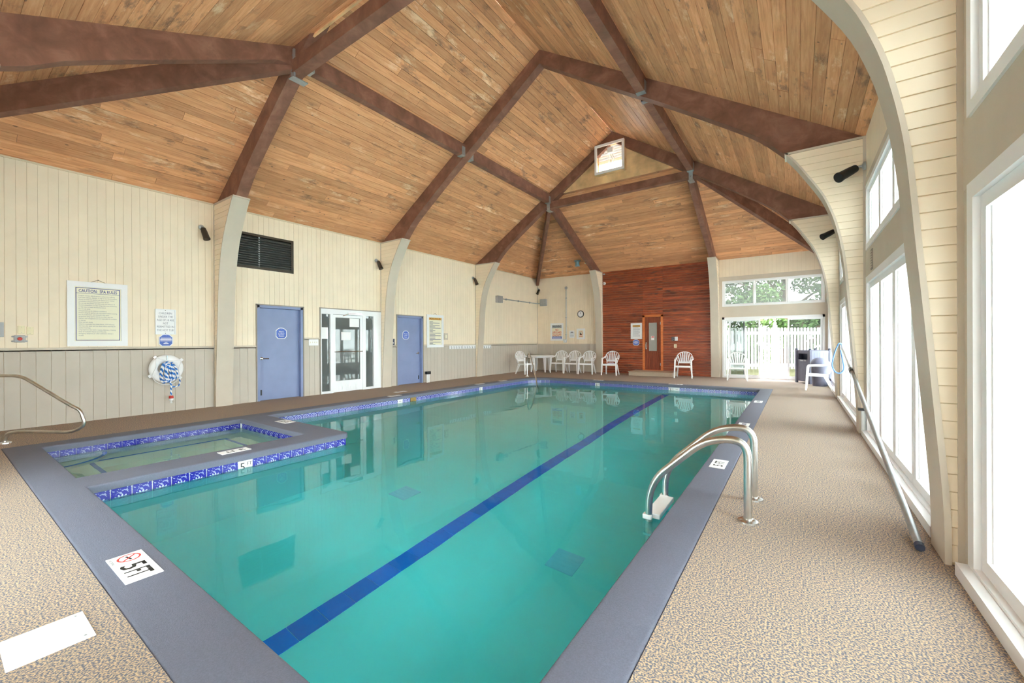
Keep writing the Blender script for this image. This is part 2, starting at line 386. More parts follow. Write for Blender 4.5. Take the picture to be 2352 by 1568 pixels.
def lines(parent, rows, mt='grey_text', z=.0135, h=.012):     # rows of print too small to read: (x, y, width)
    for x, y, wd in rows: MB().box(x, x+wd, y, y+h, z-.0008, z).build('print_line', mt, PAN.get(parent.name, parent))

def arc(cx, cy, r, a0, a1, n=8):
    return [(cx+r*math.cos(math.radians(a0+(a1-a0)*i/n)), cy+r*math.sin(math.radians(a0+(a1-a0)*i/n))) for i in range(n+1)]
def round_path(pts, r, n=6):      # round the corners of a 3-D polyline
    pts = [Vector(p) for p in pts]; out = [pts[0]]
    for i in range(1, len(pts)-1):
        p = pts[i]; a = (pts[i-1]-p); b = (pts[i+1]-p); rr = min(r, a.length*.49, b.length*.49)
        A = p+a.normalized()*rr; B = p+b.normalized()*rr
        for k in range(n+1):
            t = k/n; out.append(A*(1-t)**2+p*2*t*(1-t)+B*t*t)
    out.append(pts[-1]); return out

# ================================================================== floor, coping, basins, water
ZW = -.165
def under(px, py, zf):            # where a view ray through the water surface meets depth zf
    d = ray(px, py).normalized(); p = CAMP+d*((ZW-HC)/d.z); n = Vector((0, 0, 1)); c = -d.dot(n); e = 1/1.333
    t = d*e+n*(e*c-math.sqrt(1-e*e*(1-c*c))); return p+t*((zf-p.z)/t.z)
def pool_loop(o=0):               # pool edge, o = offset away from the water
    cx, cyy, r = -7.87+.8, 12.71-.8, .8+o
    return [(-5.36-o, .86-o), (-.83+o, .86-o), (-.83+o, 12.71+o)] + arc(cx, cyy, r, 90, 180, 10) + [(-7.87-o, 3.55-o), (-5.36-o-.06, 3.55-o), (-5.36-o, 3.49-o)]
def spa_loop(o=0): return [(-7.87-o, .86-o), (-5.80+o, .86-o), (-5.80+o, 3.12+o), (-7.87-o, 3.12+o)]
OUT = [(-8.2, .55), (-.54, .55), (-.54, 13.03)] + arc(-8.2+1.13, 13.03-1.13, 1.13, 90, 180, 12)
ROOM = [(XL-.16, YN-.13), (XR+.13, YN-.13), (XR+.13, YF+.13), (XL-.16, YF+.13)]
def holed(name, loops, z, depth, mt, bevel=0):
    bm = bmesh.new(); ed = []
    for lp in loops:
        vs = [bm.verts.new((p[0], p[1], z)) for p in lp]
        ed += [bm.edges.new((vs[i], vs[(i+1) % len(vs)])) for i in range(len(vs))]
    bmesh.ops.triangle_fill(bm, edges=ed, use_beauty=True, normal=(0, 0, 1))
    bmesh.ops.dissolve_limit(bm, angle_limit=.01, verts=bm.verts, edges=bm.edges)
    top = bm.faces[:]
    for f in top:
        if f.normal.z < 0: f.normal_flip()
    r = bmesh.ops.extrude_face_region(bm, geom=top, use_keep_orig=True)
    for g in r['geom']:
        if isinstance(g, bmesh.types.BMVert): g.co.z -= depth
    bmesh.ops.recalc_face_normals(bm, faces=bm.faces)
    if bevel:
        be = [e for e in bm.edges if len(e.link_faces) == 2 and abs(e.verts[0].co.z-z) < 1e-4 and abs(e.verts[1].co.z-z) < 1e-4
              and min(abs(f.normal.z) for f in e.link_faces) < .1]
        bmesh.ops.bevel(bm, geom=be, offset=bevel, segments=3, affect='EDGES', profile=.5, clamp_overlap=True)
    me = bpy.data.meshes.new(name); bm.to_mesh(me); bm.free()
    return link(name, me, mt, None, bevel > 0)
floor = tag(holed('floor', [ROOM, OUT], 0, .1, 'deck'), 'speckled tan and grey textured pool deck around the water', 'floor', kind='structure')
coping = tag(holed('pool_coping', [OUT, pool_loop(), spa_loop()], .003, .078, 'coping', .022), 'blue grey painted coping with rounded nose around pool and spa', 'coping', kind='structure')

def shell(name, loop, z0, z1, mt, parent=None, floor_pts=None):
    b = MB(); k = len(loop)
    b.v = [(x, y, z1) for x, y in loop]+[(x, y, z0) for x, y in loop]
    b.f = [(i, (i+1) % k, k+(i+1) % k, k+i) for i in range(k)]
    me = bpy.data.meshes.new(name); me.from_pydata(b.v, [], b.f); me.update()
    return link(name, me, mt, parent)
basin = tag(shell('pool_basin', pool_loop(.03), -1.9, -.07, 'pool_plaster'), 'pale plaster swimming pool basin with blue tile band', 'pool', kind='structure')
b = MB(); b.hexa([(-8, .8, -1.9), (-.7, .8, -1.9), (-.7, 7.0, -1.9), (-8, 7.0, -1.9)], [(-8, .8, -1.69), (-.7, .8, -1.69), (-.7, 7.0, -1.69), (-8, 7.0, -1.69)])
b.hexa([(-8, 7.0, -1.9), (-.7, 7.0, -1.9), (-.7, 12.9, -1.9), (-8, 12.9, -1.9)], [(-8, 7.0, -1.69), (-.7, 7.0, -1.69), (-.7, 12.9, -1.08), (-8, 12.9, -1.08)])
b.build('pool_floor', 'pool_plaster', basin)
def pool_z(y): return -1.69 if y < 7 else -1.69+.61*(y-7)/5.9
LX = -3.23
y = .9
k = 0
lane_me = None
while y < 12.6:
    y1 = y+.245; za, zb = pool_z(y), pool_z(y1)
    if lane_me is None or za > -1.689:
        q = MB(); q.hexa([(-.1, 0, za-.0), (.1, 0, za-.0), (.1, .24, zb-.0), (-.1, .24, zb-.0)], [(-.1, 0, za+.008), (.1, 0, za+.008), (.1, .24, zb+.008), (-.1, .24, zb+.008)])
        o = q.build('lane_tile', 'lane', basin); lane_me = o.data
    else: o = link('lane_tile', lane_me, None, basin)
    o.location = (LX, y, 0); y = y1
for i, (px, py) in enumerate(((930, 1132), (1298, 1290))):
    p = under(px, py, -1.69); dr = MB().box(-.15, .15, -.15, .15, 0, .012).build('drain_cover', 'drain', basin); dr.location = (p.x, p.y, -1.69)
    for j in range(5): MB().box(-.13, .13, -.13+j*.06, -.11+j*.06, .012, .015).build('drain_slot', 'drain', dr)
# white grout band behind the tile course
shell('grout_band', pool_loop(.026), -.245, -.07, 'grout', basin)
spa = tag(shell('spa_basin', spa_loop(.03), -1.2, -.07, 'pool_plaster'), 'square hot tub basin with bench and blue tile band', 'hot tub', kind='structure')
shell('grout_band', spa_loop(.026), -.245, -.07, 'grout', spa)
sb = MB(); X0, X1, Y0, Y1 = -7.9, -5.77, .83, 3.15; bw = .42
sb.box(X0, X0+bw, Y0, Y1, -1.2, -.45); sb.box(X1-bw, X1, Y0, Y1, -1.2, -.45); sb.box(X0+bw, X1-bw, Y0, Y0+bw, -1.2, -.45); sb.box(X0+bw, X1-bw, Y1-bw, Y1, -1.2, -.45); sb.box(X0+bw, X1-bw, Y0+bw, Y1-bw, -1.2, -.85)
sb.build('spa_bench', 'pool_plaster', spa)
tr = MB(); c = .045
tr.box(X0+bw-c, X1-bw+c, Y0+bw-c, Y0+bw, -.452, -.442); tr.box(X0+bw-c, X1-bw+c, Y1-bw, Y1-bw+c, -.452, -.442); tr.box(X0+bw-c, X0+bw, Y0+bw, Y1-bw, -.452, -.442); tr.box(X1-bw, X1-bw+c, Y0+bw, Y1-bw, -.452, -.442)
tr.build('bench_edge_tiles', 'lane', spa)
st = MB().prism([(X0, Y0)]+arc(X0, Y0, .62, 0, 90, 10), (-.45, -.30)).build('spa_step', 'pool_plaster', spa)
a1, a2 = arc(X0, Y0, .62, 2, 88, 10), arc(X0, Y0, .575, 2, 88, 10)
MB().prism(a1+a2[::-1], (-.302, -.292)).build('step_edge_tiles', 'lane', spa)
st2 = MB().prism([(X1-bw, Y0+bw)]+arc(X1-bw, Y0+bw, .5, 90, 180, 10), (-.85, -.68)).build('spa_step', 'pool_plaster', spa)
a1, a2 = arc(X1-bw, Y0+bw, .5, 92, 178, 10), arc(X1-bw, Y0+bw, .45, 92, 178, 10)
MB().prism(a1+a2[::-1], (-.682, -.672)).build('step_edge_tiles', 'lane', spa)

def flat(name, loop, z, mt):
    me = bpy.data.meshes.new(name); me.from_pydata([(x, y, z) for x, y in loop], [], [tuple(range(len(loop)))]); me.update()
    return link(name, me, mt)
tag(flat('pool_water', pool_loop(.029), ZW, 'water'), 'clear turquoise swimming pool water with a still surface', 'water', kind='stuff')
tag(flat('spa_water', spa_loop(.029), ZW+.01, 'spa_water'), 'greenish hot tub water inside the square spa', 'water', kind='stuff')

# tile course: one shared tile mesh per motif
TS = .148
def tile_mesh(mt, wide=TS):
    q = MB().box(-wide/2, wide/2, -TS/2, TS/2, -.004, .004); me = bpy.data.meshes.new('pool_tile'); me.from_pydata(q.v, [], q.f); me.update()
    uvl = me.uv_layers.new(name='UVMap')
    for lp in me.loops:
        c = me.vertices[lp.vertex_index].co; uvl.data[lp.index].uv = (c.x/wide+.5, c.y/TS+.5)
    me.materials.append(M[mt]); return me
T_SH, T_RG, T_WH = tile_mesh('tile_shell'), tile_mesh('tile_ring'), tile_mesh('white')
ZT = -.078-TS/2
def tile_run(p0, p1, out, me, parent, marks={}):
    p0, p1, out = Vector(p0+(0,)), Vector(p1+(0,)), Vector(out+(0,)); d = (p1-p0); n = max(1, round(d.length/.155)); d.normalize(); st = (p1-p0).length/n
    up = Vector((0, 0, 1)); right = up.cross(out)
    for i in range(n):
        c = p0+d*(st*(i+.5)); mk = None
        for (mx, my), s in marks.items():
            if (c-Vector((mx, my, 0))).length < st*.5: mk = s
        o = link('marker_tile' if mk else 'pool_tile', T_WH if mk else me, None, parent)
        o.matrix_local = frame_mtx((c.x+out.x*.003, c.y+out.y*.003, ZT), right, up, out)
        if mk:
            for (s, x, yy, h) in mk: text(o, s, x, yy, h, 'black_text', z=.0045)
five = [('5', -.03, -.04, .09), ('FT', .042, .01, .04)]; three = [('3', -.03, -.04, .09), ('FT', .042, .005, .03)]; nod = [('NO', 0, .01, .03)]
G = .026
tile_run((-5.36-G, .86), (-5.36-G, 3.5), (1, 0), T_SH, basin, {(-5.36-G, 2.2): five})
tile_run((-7.87-G, 3.58), (-7.87-G, 11.91), (1, 0), T_RG, basin, {(-7.87-G, 6.63): nod, (-7.87-G, 9.65): three})
ap = arc(-7.07, 11.91, .8+G, 180, 90, 8)
for i in range(8):
    mid = Vector(((ap[i][0]+ap[i+1][0])/2, (ap[i][1]+ap[i+1][1])/2)); nn = Vector((-7.07, 11.91))-mid; nn.normalize()
    tile_run(ap[i], ap[i+1], (nn.x, nn.y), T_RG, basin)
tile_run((-7.07, 12.71+G), (-.83, 12.71+G), (0, -1), T_RG, basin, {(-5.37, 12.71+G): three, (-3.14, 12.71+G): three, (-2.97, 12.71+G): nod})
tile_run((-.83+G, .86), (-.83+G, 12.71), (-1, 0), T_RG, basin)
tile_run((-5.36, .86-G), (-.83, .86-G), (0, 1), T_RG, basin)
tile_run((-7.87-G, .86), (-7.87-G, 3.12), (1, 0), T_SH, spa); tile_run((-7.87, 3.12+G), (-5.80, 3.12+G), (0, -1), T_SH, spa)
tile_run((-5.80+G, .86), (-5.80+G, 3.12), (-1, 0), T_SH, spa); tile_run((-7.87, .86-G), (-5.80, .86-G), (0, 1), T_SH, spa)
sk = thing('skimmer_mouth', 'brown stained skimmer opening in the blue tile band', 'skimmer', mtx=frame_mtx((-7.87-.012, 6.99, -.15), (0, 1, 0), (0, 0, 1), (1, 0, 0)))
MB().box(-.09, .09, -.075, .075, -.006, .0).build('throat', 'bin_dark', sk); MB().box(-.09, .09, -.03, .075, 0, .006).build('flap', 'skimmer', sk)

# ================================================================== plank surfaces
def planks(parent, name, O, U, V, Nn, lo, hi, vmax, rw, seed, mt='plank', L=(1.8, 4.2), breaks=(), gap=.0035, t=.02):
    rg = random.Random(seed); O, U, V, Nn = map(Vector, (O, U, V, Nn)); n = max(1, round(vmax/rw)); rw = vmax/n; cnt = 0
    for r in range(n):
        v0, v1 = r*rw+gap, (r+1)*rw-gap
        a0, a1, b0, b1 = lo(v0), lo(v1), hi(v0), hi(v1)
        if min(b0-a0, b1-a1) < .02: continue
        cuts = []; u = min(a0, a1)-rg.uniform(0, 2)
        while u < max(b0, b1):
            u += rg.uniform(*L)
            if max(a0, a1)+.25 < u < min(b0, b1)-.25: cuts.append(u)
        edges = [None]+cuts+[None]
        for i in range(len(edges)-1):
            s0, s1 = (a0, a1) if edges[i] is None else (edges[i]+.002,)*2
            e0, e1 = (b0, b1) if edges[i+1] is None else (edges[i+1]-.002,)*2
            z = rg.uniform(0, .004); q = MB()
            q.hexa([(0, v0, -t), (e0-s0, v0, -t), (e1-s0, v1, -t), (s1-s0, v1, -t)], [(0, v0, z), (e0-s0, v0, z), (e1-s0, v1, z), (s1-s0, v1, z)])
            q.v = [(a, bb-v0, cc) for a, bb, cc in q.v]
            me = bpy.data.meshes.new(name); me.from_pydata(q.v, [], q.f); me.update()
            o = link(name, me, mt, parent)
            o.matrix_local = frame_mtx(O+U*s0+V*v0, U, V, Nn); cnt += 1
    return cnt

def slab(name, pts, nrm, th, mt, label):
    nrm = Vector(nrm).normalized(); b = MB(); k = len(pts); P = [Vector(p) for p in pts]
    b.v = [tuple(p-nrm*.02) for p in P]+[tuple(p-nrm*(.02+th)) for p in P]
    b.f = [tuple(range(k)), tuple(range(2*k-1, k-1, -1))]+[(i, (i+1) % k, k+(i+1) % k, k+i) for i in range(k)]
    return tag(b.build(name, mt), label, 'ceiling', kind='structure')

g1, g3 = YC[0]-.02, YC[2]+.02           # gable planes
cs = math.sqrt(1+SL*SL); VR = (XM-XL)*cs; VB = (XB0-XL)*cs
def lo_m(v): return YN+(g1-YN)*v/VB if v < VB else g1
def hi_m(v): return YF-(YF-g3)*v/VB if v < VB else g3
for side, name, seed, lab in ((1, 'ceiling_left', 3, 'sloping wooden plank ceiling over the locker room wall'), (-1, 'ceiling_right', 5, 'sloping wooden plank ceiling over the tall window wall')):
    x0 = XL if side > 0 else XR; xb = x0+side*(XB0-XL); zz = lambda x: ZE+SL*abs(x-x0)
    nrm = Vector((side*SL, 0, -1)).normalized()
    pts = [(x0, YN, ZE), (x0, YF, ZE), (xb, g3, ZB), (XM, g3, ZR), (XM, g1, ZR), (xb, g1, ZB)]
    e = .12  # run the slab past the eave so that no light leaks
    s_ = slab(name, pts, nrm, .12, 'plank_back', lab)
    planks(s_, 'ceiling_plank', (x0, 0, ZE), (0, 1, 0), Vector((side, 0, SL)).normalized(), nrm, lo_m, hi_m, VR, .15, seed, gap=.0025)
S2 = (ZB-ZE)/(YF-g3); c2 = math.sqrt(1+S2*S2); VE = (YF-g3)*c2
for sgn, name, y0, gy, seed, lab in ((-1, 'ceiling_far', YF, g3, 11, 'hipped plank ceiling above the dark red sauna wall'), (1, 'ceiling_near', YN, g1, 13, 'hipped plank ceiling at the hot tub end')):
    nrm = Vector((0, sgn*S2, -1)).normalized()
    pts = [(XL, y0, ZE), (XR, y0, ZE), (XB1, gy, ZB), (XB0, gy, ZB)]
    s_ = slab(name, pts, nrm, .12, 'plank_back', lab)
    planks(s_, 'ceiling_plank', (0, y0, ZE), (1, 0, 0), Vector((0, sgn, S2)).normalized(), nrm,
           lambda v: XL+(XB0-XL)*v/VE, lambda v: XR+(XB1-XR)*v/VE, VE, .15, seed, gap=.0025)
# gable boards above the tie beams, the far one with the fan opening
VX0, VX1, VZ0, VZ1 = -5.02, -4.20, 6.42, 7.20
for gy, far, sgn in ((g3, True, 1), (g1, False, -1)):
    gl = tag(MB().build('wall_gable_far' if far else 'wall_gable_near', 'ply') if False else bpy.data.objects.new('wall_gable_far' if far else 'wall_gable_near', None),
             'stained plywood gable with an exhaust opening' if far else 'stained plywood gable above the hot tub end', 'gable', kind='structure'); COL.objects.link(gl)
    f = lambda x: ZR-SL*abs(x-XM)
    xs = [XB0, VX0, VX1, XB1] if far else [XB0, XM, XB1]
    if far:
        MB().prism([(XB0, ZB-.05), (VX0, ZB-.05), (VX0, f(VX0))], (gy, gy+sgn*.03), 1).build('gable_board', 'ply', gl)
        MB().prism([(VX1, ZB-.05), (XB1, ZB-.05), (VX1, f(VX1))], (gy, gy+sgn*.03), 1).build('gable_board', 'ply', gl)
        MB().prism([(VX0, ZB-.05), (VX1, ZB-.05), (VX1, VZ0), (VX0, VZ0)], (gy, gy+sgn*.03), 1).build('gable_board', 'ply', gl)
        pts = [(VX0, min(VZ1, f(VX0))), (VX1, min(VZ1, f(VX1))), (VX1, f(VX1)), (XM, ZR), (VX0, f(VX0))]
        MB().prism([(VX0, f(VX0)-.001), (VX1, f(VX1)-.001), (VX1, f(VX1)), (XM, ZR), (VX0, f(VX0))], (gy, gy+sgn*.03), 1).build('gable_board', 'ply', gl)
    else:
        MB().prism([(XB0, ZB-.05), (XB1, ZB-.05), (XM, ZR)], (gy, gy+sgn*.03), 1).build('gable_board', 'ply', gl)

# ================================================================== arches, piers, purlins, hips
PROF = [(0, .095), (.33, .10), (.85, .135), (1.48, .182), (1.86, .212), (2.5, .263), (2.93, .336), (3.2, .41), (3.46, .512), (3.79, .70), (4.0, .83), (ZE, .955)]
UND = [(.955, ZE), (1.29, 4.52), (1.75, 4.87), (2.72, 5.54), (3.97, 6.36), (5.334, 7.28)]
def smooth(pts, n=5):              # Catmull-Rom through (a, b) points
    out = []; q = [tuple(2*a-b for a, b in zip(pts[0], pts[1]))]+list(pts)+[tuple(2*a-b for a, b in zip(pts[-1], pts[-2]))]
    for p0, p1, p2, p3 in zip(q, q[1:], q[2:], q[3:]):
        for i in range(n):
            t = i/n; out.append(tuple(.5*(2*b+(c-a)*t+(2*a-5*b+4*c-d)*t*t+(3*b-a-3*c+d)*t**3) for a, b, c, d in zip(p0, p1, p2, p3)))
    return out+[tuple(pts[-1])]
PROF = smooth(PROF); UND = smooth(UND, 4)
def uz(z, k=1.0):
    for (z0, u0), (z1, u1) in zip(PROF, PROF[1:]):
        if z <= z1: return k*(u0+(u1-u0)*(z-z0)/(z1-z0))
    return k*PROF[-1][1]
def pier(P0, D, W, label, k=1.0, th=PT, boards=(-1,), kind='structure'):
    P0, D, W = Vector(P0), Vector(D), Vector(W)
    X = lambda u, w_, z: tuple(P0+D*u+W*w_+Vector((0, 0, z)))
    zs = [ZE*i/44 for i in range(45)]
    b = MB(); n = len(zs)
    for s in (-1, 1):
        b.v += [X(uz(z, k)-.02, s*(th/2-.008), z) for z in zs]+[X(-.0, s*(th/2-.008), z) for z in zs]
    for i in range(n-1):
        b.f += [(i, i+1, n+i+1, n+i), (2*n+i, 2*n+i+1, 3*n+i+1, 3*n+i), (i, i+1, 2*n+i+1, 2*n+i)]
    b.f += [(0, n, 3*n, 2*n), (n-1, 2*n-1, 4*n-1, 3*n-1)]
    root = tag(b.build('pier', 'cream_gap'), label, 'pier', 'curved siding piers', kind)
    t = MB(); wv = th/2+.012                                  # curved face trim
    for z in zs:
        u = uz(z, k); t.v += [X(u-.03, -wv, z), X(u, -wv, z), X(u, wv, z), X(u-.03, wv, z)]
    for i in range(n-1):
        for j in range(4): t.f.append((4*i+j, 4*i+(j+1) % 4, 4*i+4+(j+1) % 4, 4*i+4+j))
    t.f += [(0, 1, 2, 3), (4*n-4, 4*n-3, 4*n-2, 4*n-1)]
    t.build('face_trim', 'trim', root, True)
    q = MB(); q.hexa([X(0, -wv, ZE-.03), X(uz(ZE, k), -wv, ZE-.03), X(uz(ZE, k), wv, ZE-.03), X(0, wv, ZE-.03)], [X(0, -wv, ZE), X(uz(ZE, k), -wv, ZE), X(uz(ZE, k), wv, ZE), X(0, wv, ZE)]); q.build('top_cap', 'trim', root)
    for s in boards:
        q = MB(); q.hexa([X(0, s*th/2, 0), X(.04, s*th/2, 0), X(.04, s*(th/2+.012), 0), X(0, s*(th/2+.012), 0)], [X(0, s*th/2, ZE-.03), X(.04, s*th/2, ZE-.03), X(.04, s*(th/2+.012), ZE-.03), X(0, s*(th/2+.012), ZE-.03)]); q.build('corner_trim', 'trim', root)
        rows = 40; rh = (ZE-.05)/rows
        for r in range(rows):
            z0, z1 = .02+r*rh, .02+(r+1)*rh-.007
            if min(uz(z0, k), uz(z1, k)) < .075: continue
            w0, w1 = s*(th/2-.01), s*(th/2+.006); wt = s*(th/2+.001)
            q = MB(); q.hexa([X(.035, w0, z0), X(uz(z0, k)-.025, w0, z0), X(uz(z0, k)-.025, w1, z0), X(.035, w1, z0)], [X(.035, w0, z1), X(uz(z1, k)-.025, w0, z1), X(uz(z1, k)-.025, wt, z1), X(.035, wt, z1)])
            q.build('siding_board', 'cream', root)
    return root
names = ['beside the hot tub', 'at the middle of the pool', 'at the shallow end']
for i, yc in enumerate(YC):
    pier((XL, yc, 0), (1, 0, 0), (0, 1, 0), 'cream siding pier with curved taupe face on locker room wall ' + names[i])
    pier((XR, yc, 0), (-1, 0, 0), (0, 1, 0), 'cream siding pier with curved taupe face on window wall ' + names[i])
    fr = thing('timber_arch', 'dark brown laminated timber roof arch ' + names[i], 'beam', (0, 0, 0), group='roof arches', kind='structure')
    for x0, s in ((XL, 1), (XR, -1)):
        pts = [(0, ZE), (5.334, ZR-.004)]+[(u, z) for u, z in UND[::-1]]
        MB().prism([(x0+s*u, z) for u, z in pts], (yc-.1, yc+.1), 1).build('rafter', 'beam', fr)
def jack(x, y0, sgn, label):
    pier((x, y0, 0), (0, sgn, 0), (1, 0, 0), label, .82 if sgn < 0 else 1.26, .24, boards=(1,))
    L_ = abs(y0-(g3 if sgn < 0 else g1)); top = lambda u: ZE+S2*u-.004
    pts = [(0, ZE)]+[(L_, top(L_))]+[(L_, top(L_)-.36), (2.2, ZE+S2*2.2-.40), (1.3, ZE+S2*1.3-.36), (.78, ZE)]
    if sgn > 0: pts = [(0, ZE), (L_, top(L_)), (L_, 5.84), (3.96, 5.78), (2.21, 4.80), (1.66, 4.478), (1.378, 4.264), (1.2, ZE)]
    return MB().prism([(y0+sgn*u, z) for u, z in pts], (x-.075, x+.075), 0)
for sgn, y0, nm in ((-1, YF, 'far'), (1, YN, 'near')):
    hp = thing('hip_rafters', 'dark brown hip and jack rafters at the %s end' % ('sauna' if sgn < 0 else 'hot tub'), 'beam', kind='structure')
    for x, nb in ((-6.80, 'between the wall clock and' if sgn < 0 else 'behind'), (-2.42, 'between the patio door and' if sgn < 0 else 'opposite')):
        jack(x, y0, sgn, 'cream siding pier with curved face %s the %s' % (nb, 'sauna wall' if sgn < 0 else 'hot tub rail')).build('jack_rafter', 'beam', hp)
    gy = g3 if sgn < 0 else g1
    for xc, xb in ((XL, XB0), (XR, XB1)):
        q = MB(); a, e = Vector((xc, y0, ZE-.02)), Vector((xb, gy, ZB-.02)); d = (e-a).normalized()
        q.bar(a+d*.05, e, .12, .34, hang=True); q.build('hip_rafter', 'beam', hp)
    tie = MB().box(XB0, XB1, gy-.02-.09, gy-.02+.09, 5.70, 5.91).build('tie_beam', 'beam', hp)
for xb, s in ((XB0, 'locker room side'), (XB1, 'window side')):
    for j in range(2):
        pu = thing('purlin', 'brown timber purlin on the %s %s' % (s, ['between hot tub and middle arches', 'between middle and shallow end arches'][j]), 'beam', kind='structure', group='purlins')
        zt = ZE+SL*abs(xb-(XL if xb < XM else XR))
        MB().box(xb-.075, xb+.075, YC[j]+.1, YC[j+1]-.1, zt-.33, zt-.05).build('timber', 'beam', pu)
        for ye, dr in ((YC[j]+.1, 1), (YC[j+1]-.1, -1)):
            ya, yb = sorted((ye, ye+dr*.03)); yc_, yd = sorted((ye, ye+dr*.11))
            q = MB(); q.box(xb-.082, xb-.076, yc_, yd, zt-.33, zt-.12); q.box(xb+.076, xb+.082, yc_, yd, zt-.33, zt-.12); q.box(xb-.082, xb+.082, yc_, yd, zt-.338, zt-.33)
            q.build('hanger_bracket', 'galv', pu)
for yc, sgn, nm in ((YC[2], 1, 'far'), (YC[0], -1, 'near')):
    for xb, s, sd in ((XB0, 1, 'locker room'), (XB1, -1, 'window')):
        br = thing('beam_bracket', 'steel bracket joining hip rafters to the %s arch, %s side' % ('sauna end' if sgn > 0 else 'hot tub end', sd), 'bracket', (xb, yc, 5.62), group='steel beam brackets')
        MB().box(-.05, .05, -.125, -.1, .0, .46).build('strap', 'galv', br); MB().box(-.07, .07, -.15, .1, -.012, 0).build('seat_plate', 'galv', br)
        for zz in (.1, .23, .36): MB().lathe([(.012, 0), (.012, .008), (.004, .012)], (0, -.125, zz), 8, (0, -1, 0)).build('bolt', 'chrome', br)

# ================================================================== walls
LXm = lambda u, d, z: (XL+d, u, z)
FXm = lambda u, d, z: (u, YF-d, z)
RXm = lambda u, d, z: (XR-d, u, z)
NXm = lambda u, d, z: (u, YN+d, z)
def ub(b, Xm, u0, u1, d0, d1, z0, z1):
    return b.hexa([Xm(u0, d0, z0), Xm(u1, d0, z0), Xm(u1, d1, z0), Xm(u0, d1, z0)], [Xm(u0, d0, z1), Xm(u1, d0, z1), Xm(u1, d1, z1), Xm(u0, d1, z1)])
def cells(u0, u1, z0, z1, ops):
    us = sorted({u0, u1}|{u for o in ops for u in o[:2] if u0 < u < u1}); out = []
    for a, b in zip(us, us[1:]):
        iv = sorted((max(o[2], z0), min(o[3], z1)) for o in ops if o[0] < (a+b)/2 < o[1]); z = z0
        for p, q in iv:
            if p > z+.001: out.append((a, b, z, p))
            z = max(z, q)
        if z < z1-.001: out.append((a, b, z, z1))
    return out
def wall_slab(name, Xm, u0, u1, ops, mt, label, th=.14, z1=ZE+.16):
    b = MB()
    for a, c, p, q in cells(u0, u1, -.1, z1, ops): ub(b, Xm, a, c, -th, 0, p, q)
    return tag(b.build(name, mt), label, 'wall', kind='structure')
def vboards(parent, Xm, u0, u1, wd, z0, z1, ops, mt, name='wall_board', th=.009, gap=.0022):
    n = max(1, round((u1-u0)/wd)); wd = (u1-u0)/n
    for i in range(n):
        for a, c, p, q in cells(u0+i*wd+gap, u0+(i+1)*wd-gap, z0, z1, ops):
            if c-a < .012 or q-p < .01: continue
            b = MB(); ub(b, Xm, a, c, -.004, th, p, q); b.build(name, mt, parent)
def hboards(parent, Xm, u0, u1, rh, z0, z1, ops, mt, seed, name='wall_board', th=.018, L=(1.6, 4)):
    n = round((z1-z0)/rh); rh = (z1-z0)/n; rg = random.Random(seed)
    for i in range(n):
        a = u0
        for (c0, c1, p, q) in [c for c in cells(u0, u1, z0+i*rh+.003, z0+(i+1)*rh-.003, ops)]:
            if q-p < .01: continue
            u = c0
            while u < c1-.01:
                e = u+rg.uniform(*L)
                if e > c1-.4: e = c1
                b = MB(); ub(b, Xm, u, e-.002, -.004, th+rg.uniform(-.003, .003), p, q); b.build(name, mt, parent); u = e

DM, DS, DW, LV = (4.24, 5.27, 0, 2.15), (5.72, 7.548, 0, 2.165), (8.12, 9.15, 0, 2.11), (3.72, 5.02, 2.975, 3.69)
opsL = [tuple(o[:2])+(-.1, o[3]) for o in (DM, DS, DW)]+[LV]
wl = wall_slab('wall_left', LXm, YN-.14, YF+.14, opsL, 'cream_gap', 'cream vertical siding wall with taupe dado and locker room doors')
vboards(wl, LXm, YN, YF, .112, 1.23, ZE, opsL, 'cream')
def dado(parent, Xm, u0, u1, h, wd=.16):
    vboards(parent, Xm, u0, u1, wd, 0, h, [], 'taupe', 'dado_board', .012)
    b = MB(); ub(b, Xm, u0, u1, -.002, .032, h-.012, h+.028); b.build('dado_rail', 'trim', parent, bevel=.005)
    b = MB(); ub(b, Xm, u0, u1, -.002, .012, h-.03, h-.012); b.build('dado_moulding', 'trim', parent)
dado(wl, LXm, YN, 4.215, 1.22); dado(wl, LXm, 5.295, 5.695, 1.40); dado(wl, LXm, 7.56, 8.095, 1.18); dado(wl, LXm, 9.175, YF, 1.18)
b = MB(); ub(b, LXm, YN, YF, 0, .025, ZE-.03, ZE); b.build('eave_trim', 'cream_gap', wl)

